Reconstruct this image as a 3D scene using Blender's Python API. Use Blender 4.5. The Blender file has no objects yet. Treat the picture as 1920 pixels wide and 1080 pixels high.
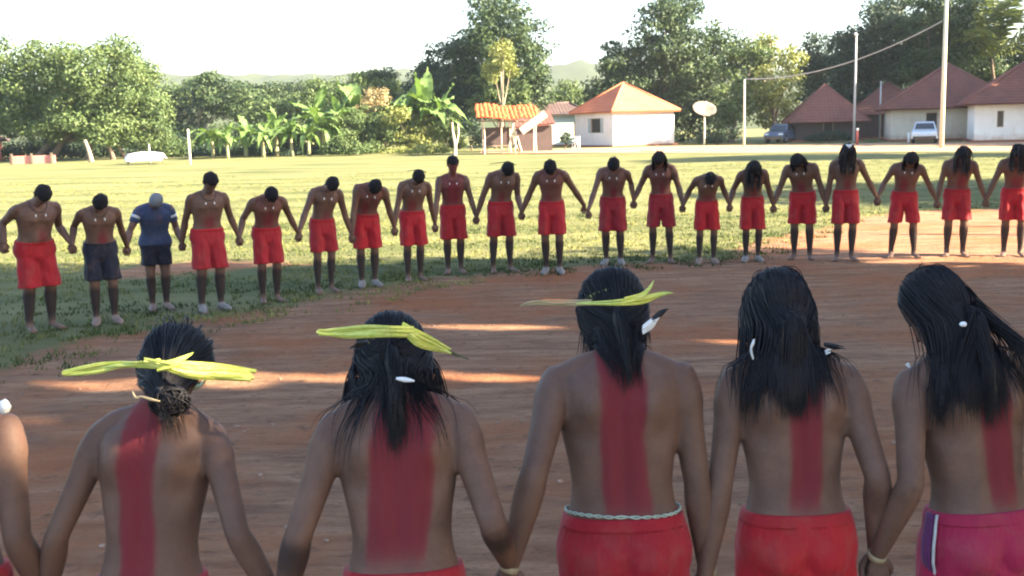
import bpy, bmesh, math, random
import numpy as np
from mathutils import Vector, Matrix, noise as mnoise
from mathutils.bvhtree import BVHTree

rng = np.random.default_rng(7)
random.seed(7)
D = bpy.data
SC = bpy.context.scene
COL = SC.collection
PI = math.pi

# ------------------------------------------------------------------ camera
F, HC = 2000.0, 2.05
PITCH, ROLL = math.atan((540 - 233) / 2000.0), math.radians(1.5)
_r = np.array([1.0, 0, 0]); _f = np.array([0, math.cos(PITCH), -math.sin(PITCH)]); _u = np.array([0, math.sin(PITCH), math.cos(PITCH)])
CR = _r * math.cos(ROLL) - _u * math.sin(ROLL)
CU = _u * math.cos(ROLL) + _r * math.sin(ROLL)
cam_d = D.cameras.new('camera'); cam = D.objects.new('camera', cam_d); COL.objects.link(cam)
cam_d.sensor_width = 36; cam_d.lens = F / 1920 * 36; cam_d.clip_start = 0.05; cam_d.clip_end = 4000
cam.matrix_world = Matrix(((CR[0], CU[0], -_f[0], 0), (CR[1], CU[1], -_f[1], 0), (CR[2], CU[2], -_f[2], HC), (0, 0, 0, 1)))
SC.camera = cam

# ------------------------------------------------------------------ light
SUN_AZ = np.array([0.951, -0.309]); SUN_EL = math.radians(28)
world = D.worlds.new('World'); SC.world = world; world.use_nodes = True
wn = world.node_tree; bgn = wn.nodes['Background']
sky = wn.nodes.new('ShaderNodeTexSky'); sky.sky_type = 'NISHITA'; sky.sun_disc = False
sky.sun_elevation = SUN_EL; sky.sun_rotation = math.atan2(SUN_AZ[0], SUN_AZ[1])
sky.air_density = 1.0; sky.dust_density = 1.0; sky.ozone_density = 1.0
wn.links.new(sky.outputs[0], bgn.inputs[0]); bgn.inputs[1].default_value = 0.066
sun_d = D.lights.new('sun', 'SUN'); sun = D.objects.new('sun', sun_d); COL.objects.link(sun)
sun_d.energy = 5.0; sun_d.angle = math.radians(0.5); sun_d.color = (1.0, 0.84, 0.60)
SUNV = Vector((SUN_AZ[0] * math.cos(SUN_EL), SUN_AZ[1] * math.cos(SUN_EL), math.sin(SUN_EL)))
sun.rotation_euler = SUNV.to_track_quat('Z', 'Y').to_euler(); sun.location = (30, -10, 20)
SC.view_settings.view_transform = 'Standard'; SC.view_settings.look = 'None'
SC.view_settings.gamma = 1.0; SC.view_settings.use_curve_mapping = False
SC.view_settings.exposure = 3.2
SC.render.engine = 'CYCLES'
SC.cycles.use_denoising = True
SC.cycles.max_bounces = 6; SC.cycles.transparent_max_bounces = 6
SC.cycles.pixel_filter_type = 'BLACKMAN_HARRIS'; SC.cycles.filter_width = 2.1

# ------------------------------------------------------------------ helpers
def ray(px, py):
    d = (px - 960) / F * CR + (540 - py) / F * CU + _f
    return d / np.linalg.norm(d)
def at_z(px, py, z=0.0):
    d = ray(px, py); t = (z - HC) / d[2]
    return np.array([0, 0, HC]) + d * t
def at_y(px, py, y):
    d = ray(px, py); t = y / d[1]
    return np.array([0, 0, HC]) + d * t
def hor(px): return 233 - (px - 960) * math.tan(ROLL)

def tag(o, label=None, cat=None, group=None, kind=None):
    if label: o['label'] = label
    if cat: o['category'] = cat
    if group: o['group'] = group
    if kind: o['kind'] = kind
    return o
def empty(name, loc, rz=0.0, label=None, cat=None, group=None):
    o = D.objects.new(name, None); COL.objects.link(o); o.empty_display_size = 0.2
    o.location = loc; o.rotation_euler = (0, 0, rz)
    return tag(o, label, cat, group)
def link(name, me, mats, parent=None):
    if not isinstance(mats, (list, tuple)): mats = [mats]
    if not len(me.materials):
        for m in mats: me.materials.append(m)
    o = D.objects.new(name, me); COL.objects.link(o)
    if parent is not None: o.parent = parent
    return o
def mesh(name, V, Fc, mats, parent=None, smooth=True, attrs=None):
    """Fc: list of faces or an int array (n,4)/(n,3)"""
    V = np.asarray(V, dtype=np.float32).reshape(-1, 3)
    me = D.meshes.new(name)
    if isinstance(Fc, np.ndarray):
        n, k = Fc.shape
        me.vertices.add(len(V)); me.vertices.foreach_set('co', V.ravel())
        me.loops.add(n * k); me.loops.foreach_set('vertex_index', Fc.astype(np.int32).ravel())
        me.polygons.add(n); me.polygons.foreach_set('loop_start', np.arange(0, n * k, k, dtype=np.int32))
        me.polygons.foreach_set('loop_total', np.full(n, k, dtype=np.int32))
        me.update(calc_edges=True)
    else:
        me.from_pydata([tuple(v) for v in V.tolist()], [], [tuple(int(i) for i in f) for f in Fc]); me.update()
    if smooth: me.polygons.foreach_set('use_smooth', np.ones(len(me.polygons), dtype=bool))
    if attrs:
        for k2, a in attrs.items():
            at = me.attributes.new(k2, 'FLOAT', 'POINT'); at.data.foreach_set('value', np.asarray(a, dtype=np.float32))
    return link(name, me, mats, parent)

class Geo:
    def __init__(s): s.V = []; s.F = []; s.n = 0
    def add(s, V, Fc):
        V = np.asarray(V, float).reshape(-1, 3)
        s.V.append(V); s.F += [tuple(int(i) + s.n for i in f) for f in Fc]; s.n += len(V)
        return s
    def rings(s, R, cap=True):
        R = np.asarray(R, float); m, n = R.shape[:2]
        V = R.reshape(-1, 3); Fc = []
        for i in range(m - 1):
            for j in range(n):
                a = i * n + j; b = i * n + (j + 1) % n
                Fc.append((a, b, b + n, a + n))
        if cap:
            c0 = R[0].mean(0); c1 = R[-1].mean(0)
            V = np.vstack([V, c0, c1]); k = m * n
            for j in range(n):
                Fc.append((j, k, (j + 1) % n)[::1]); Fc.append(((m - 1) * n + j, (m - 1) * n + (j + 1) % n, k + 1))
        return s.add(V, Fc)
    def tube(s, P, r, n=12, flat=None, sub=0, cap=True, up=None, round_ends=False):
        P = np.asarray(P, float); r = np.asarray(r, float) * np.ones(len(P))
        if sub:
            P, r = smooth_path(P, r, sub)
        if round_ends:
            d0 = P[0] - P[1]; d0 /= np.linalg.norm(d0) + 1e-9; d1 = P[-1] - P[-2]; d1 /= np.linalg.norm(d1) + 1e-9
            P = np.vstack([P[0] + d0 * r[0] * .9, P[0] + d0 * r[0] * .6, P, P[-1] + d1 * r[-1] * .6, P[-1] + d1 * r[-1] * .9])
            r = np.concatenate([[r[0] * .3, r[0] * .78], r, [r[-1] * .78, r[-1] * .3]])
        T = np.gradient(P, axis=0); T /= np.linalg.norm(T, axis=1)[:, None] + 1e-9
        u = np.array(up, float) if up is not None else (np.array([0, 1.0, 0]) if abs(T[0][1]) < .9 else np.array([1.0, 0, 0]))
        a = np.linspace(0, 2 * PI, n, endpoint=False); R = []
        for i in range(len(P)):
            x = np.cross(u, T[i]); x /= np.linalg.norm(x) + 1e-9; y = np.cross(T[i], x)
            if up is None: u = y
            fx = 1.0 if flat is None else flat
            R.append(P[i] + r[i] * (np.cos(a)[:, None] * x * 1.0 + np.sin(a)[:, None] * y * fx))
        return s.rings(R, cap)
    def box(s, c, d, rz=0.0, taper=1.0):
        x, y, z = [k / 2 for k in d]; V = []
        for sz in (-1, 1):
            t = taper if sz > 0 else 1
            for sx, sy in ((-1, -1), (1, -1), (1, 1), (-1, 1)): V.append((sx * x * t, sy * y * t, sz * z))
        V = np.array(V); co, si = math.cos(rz), math.sin(rz)
        V = V @ np.array([[co, si, 0], [-si, co, 0], [0, 0, 1]]) + np.array(c)
        return s.add(V, [(3, 2, 1, 0), (4, 5, 6, 7), (0, 1, 5, 4), (1, 2, 6, 5), (2, 3, 7, 6), (3, 0, 4, 7)])
    def ball(s, c, r, n=10, m=7):
        r = np.ones(3) * r; R = []
        for i in range(1, m):
            t = PI * i / m; a = np.linspace(0, 2 * PI, n, endpoint=False)
            R.append(np.stack([np.cos(a) * math.sin(t) * r[0], np.sin(a) * math.sin(t) * r[1], np.full(n, -math.cos(t) * r[2])], 1) + c)
        return s.rings(R)
    def build(s, name, mat, parent=None, smooth=True, attrs=None):
        return mesh(name, np.vstack(s.V), s.F, mat, parent, smooth, attrs)

def smooth_path(P, r, k):
    n = len(P); Q = []; q = []
    for i in range(n - 1):
        p0 = P[max(i - 1, 0)]; p1 = P[i]; p2 = P[i + 1]; p3 = P[min(i + 2, n - 1)]
        r0 = r[max(i - 1, 0)]; r1 = r[i]; r2 = r[i + 1]; r3 = r[min(i + 2, n - 1)]
        for j in range(k):
            t = j / k
            f = lambda a, b, c, d: .5 * (2 * b + (c - a) * t + (2 * a - 5 * b + 4 * c - d) * t * t + (3 * b - a - 3 * c + d) * t ** 3)
            Q.append(f(p0, p1, p2, p3)); q.append(f(r0, r1, r2, r3))
    Q.append(P[-1]); q.append(r[-1])
    return np.array(Q), np.array(q)

def remesh(geo, voxel, it=4, fac=.5):
    """union of the closed shapes of a Geo as one continuous skin"""
    me = D.meshes.new('tmp'); V = np.vstack(geo.V)
    me.from_pydata([tuple(v) for v in V.tolist()], [], geo.F); me.update()
    bm = bmesh.new(); bm.from_mesh(me); bmesh.ops.recalc_face_normals(bm, faces=bm.faces[:]); bm.to_mesh(me); bm.free()
    o = D.objects.new('tmp', me); COL.objects.link(o)
    m = o.modifiers.new('r', 'REMESH'); m.mode = 'VOXEL'; m.voxel_size = voxel
    if it:
        m2 = o.modifiers.new('s', 'SMOOTH'); m2.factor = fac; m2.iterations = it
    dg = bpy.context.evaluated_depsgraph_get(); dg.update()
    ev = o.evaluated_get(dg); e = ev.to_mesh()
    n = len(e.vertices); co = np.empty(n * 3, dtype=np.float32); e.vertices.foreach_get('co', co)
    li = np.empty(len(e.loops), dtype=np.int32); e.loops.foreach_get('vertex_index', li)
    assert len(li) == 4 * len(e.polygons)
    ev.to_mesh_clear(); D.objects.remove(o); D.meshes.remove(me)
    return co.reshape(-1, 3).astype(float), li.reshape(-1, 4)

def snoise(x, y, z=0.0): return mnoise.noise(Vector((x, y, z)))

# ------------------------------------------------------------------ materials
def mat(name, color=(.5, .5, .5), rough=.7, metal=0.0, spec=.4, fn=None):
    m = D.materials.new(name); m.use_nodes = True; nt = m.node_tree; b = nt.nodes['Principled BSDF']
    b.inputs['Base Color'].default_value = (*color, 1); b.inputs['Roughness'].default_value = rough
    b.inputs['Metallic'].default_value = metal; b.inputs['Specular IOR Level'].default_value = spec
    if fn: fn(nt, b)
    return m
def nd(nt, t, **kw):
    n = nt.nodes.new(t)
    for k, v in kw.items():
        if k.startswith('i_'):
            n.inputs[k[2:].replace('_', ' ')].default_value = v
        else: setattr(n, k, v)
    return n
def tc(nt, scale=(1, 1, 1), obj=True):
    t = nd(nt, 'ShaderNodeTexCoord'); mp = nd(nt, 'ShaderNodeMapping'); mp.inputs['Scale'].default_value = scale
    nt.links.new(t.outputs['Object'], mp.inputs[0]); return mp.outputs[0]
def noi(nt, vec, scale, detail=4, rough=.6):
    n = nd(nt, 'ShaderNodeTexNoise'); n.inputs['Scale'].default_value = scale; n.inputs['Detail'].default_value = detail
    n.inputs['Roughness'].default_value = rough
    if vec is not None: nt.links.new(vec, n.inputs['Vector'])
    return n.outputs['Fac']
def ramp(nt, fac, stops):
    r = nd(nt, 'ShaderNodeValToRGB'); el = r.color_ramp.elements
    while len(el) < len(stops): el.new(.5)
    for e, (p, c) in zip(el, stops): e.position = p; e.color = (*c, 1) if len(c) == 3 else c
    nt.links.new(fac, r.inputs[0]); return r.outputs[0]
def mix(nt, fac, a, b, mode='MIX'):
    m = nd(nt, 'ShaderNodeMix'); m.data_type = 'RGBA'; m.blend_type = mode
    for s, v in ((0, fac), (6, a), (7, b)):
        if hasattr(v, 'links'): nt.links.new(v, m.inputs[s])
        elif isinstance(v, (int, float)): m.inputs[s].default_value = v
        else: m.inputs[s].default_value = (*v, 1)
    return m.outputs[2]
def mth(nt, op, a, b=0.0, c=0.0, clamp=False):
    m = nd(nt, 'ShaderNodeMath'); m.operation = op; m.use_clamp = clamp
    for s, v in ((0, a), (1, b), (2, c)):
        if hasattr(v, 'links'): nt.links.new(v, m.inputs[s])
        else: m.inputs[s].default_value = v
    return m.outputs[0]
def att(nt, name):
    a = nd(nt, 'ShaderNodeAttribute'); a.attribute_name = name; return a.outputs['Fac']
def bump(nt, b, h, strength=.3, dist=.02):
    n = nd(nt, 'ShaderNodeBump'); n.inputs['Strength'].default_value = strength; n.inputs['Distance'].default_value = dist
    nt.links.new(h, n.inputs['Height']); nt.links.new(n.outputs[0], b.inputs['Normal'])
def varied(name, c1, c2, scale=3, rough=.8, spec=.3, bs=.2, bd=.02, stretch=(1, 1, 1), bscale=None):
    def fn(nt, b):
        v = tc(nt, stretch); f = noi(nt, v, scale, 5)
        nt.links.new(ramp(nt, f, [(.3, c1), (.7, c2)]), b.inputs['Base Color'])
        if bs: bump(nt, b, noi(nt, v, bscale or scale * 4, 4), bs, bd)
    return mat(name, c1, rough, 0, spec, fn)

M = {}
def skin_fn(nt, b):
    v = tc(nt); f = noi(nt, v, 7, 7, .72); f2 = noi(nt, v, 60, 3)
    oi = nd(nt, 'ShaderNodeObjectInfo')
    base = ramp(nt, f, [(.32, (.088, .047, .035)), (.68, (.165, .093, .067))])
    base = mix(nt, mth(nt, 'MULTIPLY', oi.outputs['Random'], .45), base, (.095, .052, .038))
    redn = mth(nt, 'MULTIPLY', att(nt, 'red'), mth(nt, 'ADD', .74, mth(nt, 'MULTIPLY', noi(nt, tc(nt, (34, 34, 3.5)), 1.6, 6, .7), .34)), clamp=True)
    c = mix(nt, redn, base, (.145, .016, .024))
    dk = mth(nt, 'MULTIPLY', att(nt, 'dark'), mth(nt, 'ADD', .5, mth(nt, 'MULTIPLY', f, .6)), clamp=True)
    c = mix(nt, dk, c, (.013, .014, .018))
    du = mth(nt, 'MULTIPLY', att(nt, 'dust'), mth(nt, 'MULTIPLY', f2, .6), clamp=True)
    c = mix(nt, du, c, (.16, .105, .080))
    nt.links.new(c, b.inputs['Base Color'])
    nt.links.new(mth(nt, 'ADD', mth(nt, 'MULTIPLY_ADD', redn, .3, .50), mth(nt, 'MULTIPLY', f, .22)), b.inputs['Roughness'])
    bump(nt, b, mth(nt, 'ADD', mth(nt, 'MULTIPLY', noi(nt, v, 22, 3), 2.0), f2), .22, .005)
M['skin'] = mat('skin', rough=.5, spec=.26, fn=skin_fn)
def cloth(name, c, c2=None, rough=.75, sheen=.08):
    c2 = c2 or tuple(k * .72 for k in c)
    def fn(nt, b):
        v = tc(nt); f = noi(nt, v, 5, 4); w = noi(nt, v, 160, 2)
        oi = nd(nt, 'ShaderNodeObjectInfo'); cc = ramp(nt, f, [(.3, c), (.75, c2)])
        cc = mix(nt, mth(nt, 'MULTIPLY', oi.outputs['Random'], .55), cc, tuple(k * .55 + .012 for k in c))
        cc = mix(nt, ramp(nt, noi(nt, v, 11, 4), [(.52, (0, 0, 0)), (.72, (.22, .22, .22))]), cc, (.22, .10, .07))
        nt.links.new(cc, b.inputs['Base Color'])
        b.inputs['Sheen Weight'].default_value = sheen
        bump(nt, b, mth(nt, 'ADD', mth(nt, 'MULTIPLY', noi(nt, tc(nt, (1.6, 1.6, .35)), 14, 3), 1.0), mth(nt, 'MULTIPLY', w, .12)), .45, .02)
    return mat(name, c, rough, 0, .25, fn)
M['red_cloth'] = cloth('red_cloth', (.37, .008, .016))
M['red_cloth2'] = cloth('crimson_cloth', (.30, .007, .018))
M['magenta'] = cloth('magenta_cloth', (.36, .009, .060))
M['purple'] = cloth('purple_cloth', (.13, .02, .12))
M['navy'] = cloth('navy_cloth', (.007, .009, .022), sheen=.08)
M['slate'] = cloth('slate_shirt', (.038, .055, .115), sheen=.1)
M['white_cloth'] = cloth('white_cloth', (.62, .64, .66))
def hair_fn(nt, b):
    v = tc(nt, (60, 60, 4)); f = noi(nt, v, 3, 3)
    nt.links.new(ramp(nt, f, [(.3, (.007, .007, .010)), (.8, (.022, .019, .021))]), b.inputs['Base Color'])
M['hair'] = mat('black_hair', (.012, .011, .014), .58, 0, .25, hair_fn)
M['short_hair'] = varied('short_black_hair', (.010, .010, .012), (.022, .020, .022), 90, .9, .15, .8, .01)
M['grey_hair'] = mat('grey_hair', (.12, .13, .15), .6, 0, .3)
M['eye'] = mat('eye', (.02, .012, .01), .2, 0, .5)
M['shell'] = varied('white_shell', (.72, .72, .70), (.6, .6, .6), 30, .4)
M['feather_w'] = mat('white_feather', (.66, .68, .72), .8)
M['feather_b'] = mat('black_feather', (.012, .012, .014), .6)
def leafband_fn(nt, b):
    v = tc(nt, (3, 60, 60)); f = noi(nt, v, 3, 5, .75)
    nt.links.new(ramp(nt, f, [(.3, (.28, .38, .05)), (.5, (.46, .50, .10)), (.7, (.62, .60, .22))]), b.inputs['Base Color'])
    b.inputs['Transmission Weight'].default_value = 0
M['palm_leaf'] = mat('fresh_palm_leaf', (.5, .6, .12), .5, 0, .4, leafband_fn)
M['dry_leaf'] = varied('dry_straw', (.42, .34, .20), (.30, .23, .12), 20, .8)
M['dark_stem'] = mat('dark_leaf_stem', (.05, .06, .03), .6)
M['cream_band'] = varied('cream_bracelet', (.34, .27, .16), (.26, .21, .13), 40, .7)
M['belt'] = varied('pale_green_belt', (.40, .46, .38), (.26, .31, .26), 30, .6)
M['shoe_w'] = varied('pale_shoe', (.19, .175, .165), (.12, .10, .09), 12, .6)
M['shoe_d'] = varied('dusty_shoe', (.22, .15, .12), (.12, .09, .08), 12, .7)

# ------------------------------------------------------------------ people
def rx(a):
    c, s = math.cos(a), math.sin(a); return np.array([[1, 0, 0], [0, c, -s], [0, s, c]])
def ry(a):
    c, s = math.cos(a), math.sin(a); return np.array([[c, 0, s], [0, 1, 0], [-s, 0, c]])
def rzm(a):
    c, s = math.cos(a), math.sin(a); return np.array([[c, -s, 0], [s, c, 0], [0, 0, 1]])
def nrm(v): v = np.asarray(v, float); return v / (np.linalg.norm(v) + 1e-9)
def gs(x, s): return np.exp(-(x / s) ** 2)

TORSO = np.array([  # z, half width, half depth, y offset
    [.760, .060, .060, .000], [.800, .150, .095, -.004], [.850, .166, .108, -.010], [.900, .168, .110, -.012], [.960, .155, .098, -.006],
    [1.02, .136, .086, .000], [1.07, .131, .083, .002], [1.13, .138, .088, .004], [1.20, .152, .097, .004],
    [1.27, .166, .105, .000], [1.33, .168, .100, -.006], [1.365, .150, .086, -.012], [1.39, .118, .070, -.016],
    [1.42, .078, .060, -.016], [1.45, .056, .056, -.012], [1.47, .045, .050, -.008]])
HEADR = np.array([  # z, half width, y back, y front   (head frame, origin at the top of the neck)
    [-.042, .012, .060, .080], [-.030, .030, .030, .092], [-.012, .044, .005, .097], [.012, .056, -.030, .096], [.040, .063, -.060, .096],
    [.070, .068, -.078, .097], [.100, .073, -.088, .099], [.130, .0755, -.091, .096], [.155, .072, -.086, .085], [.178, .060, -.070, .065],
    [.193, .040, -.047, .042], [.202, .015, -.018, .016]])

class Pose: pass
def make_pose(lean, curve, side, hpitch, hyaw, hroll):
    """everything in rest units (a 1.65 m figure); +y is forward, +x its right hand"""
    q = Pose(); z0 = .90; q.z0 = z0
    zs = np.linspace(z0, 1.48, 60); C = [np.array([0, 0, z0])]; R = []
    for i, z in enumerate(zs):
        t = (z - z0) / (1.42 - z0); t1 = min(t, 1.0)
        th = math.radians(lean) * min(1, t1 * 4) + math.radians(curve) * t1 ** 1.4
        ph = math.radians(side) * min(1, t1 * 2.5)
        Rz = ry(ph) @ rx(-th); R.append(Rz)
        if i: C.append(C[-1] + Rz @ np.array([0, 0, zs[i] - zs[i - 1]]))
    q.zs, q.C, q.R = zs, np.array(C), np.array(R)
    def mp(P):
        P = np.atleast_2d(np.asarray(P, float)); out = P.copy()
        up = P[:, 2] > z0
        f = np.clip((P[:, 2] - z0) / (zs[1] - zs[0]), 0, len(zs) - 1.001); k = f.astype(int); w = (f - k)[:, None]
        Cc = q.C[k] * (1 - w) + q.C[k + 1] * w; Rr = q.R[k]
        L = P.copy(); L[:, 2] = 0
        over = np.maximum(P[:, 2] - zs[-1], 0); L[:, 2] = over
        out[up] = (Cc + np.einsum('nij,nj->ni', Rr, L))[up]
        return out
    q.map = mp
    q.NR = q.R[-1] @ rx(-math.radians(hpitch) * .45)
    nb = mp([[0, -.012, 1.44]])[0]
    q.HR = q.R[-1] @ rx(-math.radians(hpitch)) @ ry(math.radians(hroll)) @ rzm(math.radians(hyaw))
    q.hp = nb + q.NR @ np.array([0, .006, .075])
    q.nb = nb
    q.head = lambda P: q.hp + np.atleast_2d(P) @ q.HR.T
    return q

def torso_rings(q, wide=1.0, deep=1.0, belly=0.0, grow=0.0, z_lo=.76, z_hi=1.47, n=56, steps=64, detail=1.0):
    zs = np.linspace(max(z_lo, .76), z_hi, steps); a = np.linspace(0, 2 * PI, n, endpoint=False); R = []
    for z in zs:
        hw = np.interp(z, TORSO[:, 0], TORSO[:, 1]); hd = np.interp(z, TORSO[:, 0], TORSO[:, 2]); yo = np.interp(z, TORSO[:, 0], TORSO[:, 3])
        k = 1.0 if z < 1.38 else max(0, (1.45 - z) / .07)
        hw *= 1 + (wide - 1) * k; hd *= 1 + (deep - 1) * k
        e = 2.35; c, s = np.cos(a), np.sin(a)
        x = (hw + grow) * np.sign(c) * np.abs(c) ** (2 / e); y = (hd + grow) * np.sign(s) * np.abs(s) ** (2 / e)
        bk = np.clip(-s * 1.3, 0, 1); fr = np.clip(s * 1.3, 0, 1); ax = np.abs(x)
        inb = 1 / (1 + math.exp(-(z - 1.00) * 60)) * (1 - 1 / (1 + math.exp(-(z - 1.37) * 50)))
        dy = bk * inb * (.0085 * gs(x, .018) - .0065 * gs(ax - .042, .020) * gs(z - 1.08, .10))
        dy += bk * (-.026 * gs(ax - .088, .034) * gs(z - 1.285, .050) + .009 * gs(ax - .112, .030) * gs(z - 1.205, .032) - .006 * gs(ax - .12, .03) * gs(z - 1.15, .05))
        dy += bk * (-.030 * gs(ax - .075, .055) * gs(z - .865, .055) + .012 * gs(x, .016) * gs(z - .86, .06))
        dy += fr * (.013 * gs(ax - .072, .048) * gs(z - 1.275, .040) - .007 * gs(x, .014) * gs(z - 1.25, .08) - .004 * gs(x, .02) * gs(z - 1.10, .07))
        dy += fr * belly * gs(z - 1.04, .095) * gs(x, .13)
        R.append(np.stack([x, y + yo + dy * detail, np.full(n, z)], 1))
    R = np.array(R); return q.map(R.reshape(-1, 3)).reshape(R.shape)

def head_rings(q, grow=0.0, z_lo=-.042, n=44, steps=56, face=True):
    zs = np.linspace(z_lo, .202, steps); a = np.linspace(0, 2 * PI, n, endpoint=False); R = []
    for z in zs:
        hw, yb, yf = [np.interp(z, HEADR[:, 0], HEADR[:, i]) for i in (1, 2, 3)]
        c, s = np.cos(a), np.sin(a); yc = (yb + yf) / 2; hd = (yf - yb) / 2
        x = (hw + grow) * c; y = yc + (hd + grow) * np.sign(s) * np.abs(s) ** .92
        if face:
            f = np.clip(s * 1.5, 0, 1); ax = np.abs(x)
            nose = .026 * gs(x, .011 + .010 * np.clip((.062 - z) / .02, 0, 1)) * (np.clip((.100 - z) / .055, 0, 1) * (1 / (1 + math.exp(-(z - .040) * 400))))
            y = y + f * (nose - .011 * gs(ax - .031, .013) * gs(z - .086, .012) + .005 * gs(ax - .030, .025) * gs(z - .107, .008)
                         + .007 * gs(x, .022) * (gs(z - .023, .005) + gs(z - .010, .005)) - .005 * gs(x, .024) * gs(z - .0165, .003) + .006 * gs(x, .015) * gs(z + .020, .012))
        R.append(np.stack([x, y, np.full(n, z)], 1))
    R = np.array(R); return q.head(R.reshape(-1, 3)).reshape(R.shape)

def ik(S, W, l1, l2, pole):
    d = W - S; L = np.linalg.norm(d); k = 1.0
    mx = (l1 + l2) * .995
    if L > mx: k = min(L / mx, 1.22); 
    l1 *= k; l2 *= k
    if L > (l1 + l2) * .998: W = S + d / L * (l1 + l2) * .998; d = W - S; L = np.linalg.norm(d)
    a = (l1 * l1 - l2 * l2 + L * L) / (2 * L); h = math.sqrt(max(l1 * l1 - a * a, 0)); u = d / L
    p = pole - u * np.dot(pole, u); p = nrm(p)
    return S + u * a + p * h, W

def hand(body, fing, W, dh, n, sc):
    """palm into body, five fingers into fing; dh = hand direction, n = palm normal (fingers curl to it)"""
    dh = nrm(dh); n = nrm(n - dh * np.dot(n, dh)); w = np.cross(dh, n)
    P = [W - dh * .02, W + dh * .015, W + dh * .05, W + dh * .088]; R = [.024, .027, .036, .034]
    P = [p for p in P]
    body.tube([W + (p - W) * sc for p in P], np.array(R) * sc, 14, flat=.45, up=n, sub=2)
    for o, l in ((-.029, .80), (-.0095, .95), (.010, 1.0), (.029, .90)):
        p = W + (dh * .080 + w * o * 1.0) * sc; pts = [p - dh * .02 * sc, p]; ang = 0.25; rr = [.0085, .0088]
        for seg, da, r in ((.036, .55, .0083), (.024, .75, .0075), (.018, .55, .0062)):
            ang += da; d = dh * math.cos(ang) + n * math.sin(ang); p = p + d * seg * l * sc; pts.append(p); rr.append(r)
        fing.tube(pts, np.array(rr) * sc, 8, sub=2, round_ends=True)
    p = W + (dh * .022 + w * .022) * sc; pts = [p, p + (dh * .026 + w * .018 + n * .008) * sc, p + (dh * .050 + w * .020 + n * .024) * sc, p + (dh * .066 + w * .010 + n * .038) * sc]
    fing.tube(pts, np.array([.013, .0115, .0095, .0075]) * sc, 8, sub=2, round_ends=True)

def strands(bvh, roots, flow, length, rad, steps, lift=.006, spread=.4, target=None, tpull=0.0, seed=0, grav=.25, nside=3, wave=0.0):
    """hair: follow the head, then fall and lie on whatever is below"""
    rg = np.random.default_rng(seed); G = Geo(); V = []; Fs = []; base = 0
    for i, p0 in enumerate(roots):
        L = length * rg.uniform(.82, 1.08) if not callable(length) else length(p0) * rg.uniform(.85, 1.06)
        off = lift * rg.uniform(.25, 1.0) + .002
        st = L / steps; p = Vector(p0); v = Vector(flow(p0)); v.normalize(); pts = [p.copy()]
        jit = Vector(rg.normal(0, .02 * spread, 3))
        for k in range(steps):
            g = Vector((0, 0, -1))
            if k:
                fv = flow(tuple(p))
                if fv[0] is not None: v = (v * .45 + Vector(fv) * .55).normalized()
            d = v * (1 - grav) + g * grav + jit
            if k * st > .10 and wave: d += Vector((math.sin(k * .5 + i) * wave, math.cos(k * .4 + i * 1.3) * wave * .4, 0))
            if target is not None and k > 2 and p.z > target.z + .015:
                t = Vector(target) - p; t.z *= .3
                if t.length > .004: d += t.normalized() * tpull * min(1, t.length / .03)
            d.normalize(); p2 = p + d * st
            loc, nor, ix, dist = bvh.find_nearest(p2, .25)
            if loc is not None:
                sd = (p2 - loc).dot(nor)
                if sd < off or dist < off: p2 = loc + nor * off
            dd = p2 - p
            if dd.length < st * .15: break
            v = dd.normalized(); p = p2; pts.append(p.copy())
        if len(pts) < 4: continue
        P = np.array([tuple(t) for t in pts]); m = len(P)
        r = rad * np.interp(np.arange(m), [0, 1, m * .6, m - 1], [.7, 1, .9, .15])
        T = np.gradient(P, axis=0); T /= np.linalg.norm(T, axis=1)[:, None] + 1e-9
        x = np.cross(T, np.array([.3, .8, .52])); x /= np.linalg.norm(x, axis=1)[:, None] + 1e-9; y = np.cross(T, x)
        a = np.arange(nside) * 2 * PI / nside
        R = P[:, None] + r[:, None, None] * (np.cos(a)[None, :, None] * x[:, None] * 1.5 + np.sin(a)[None, :, None] * y[:, None])
        V.append(R.reshape(-1, 3)); idx = np.arange(m * nside).reshape(m, nside) + base
        q1 = idx[:-1]; q2 = np.roll(idx[:-1], -1, 1); q3 = np.roll(idx[1:], -1, 1); q4 = idx[1:]
        Fs.append(np.stack([q1, q2, q3, q4], -1).reshape(-1, 4)); base += m * nside
    return np.vstack(V), np.vstack(Fs)

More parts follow.
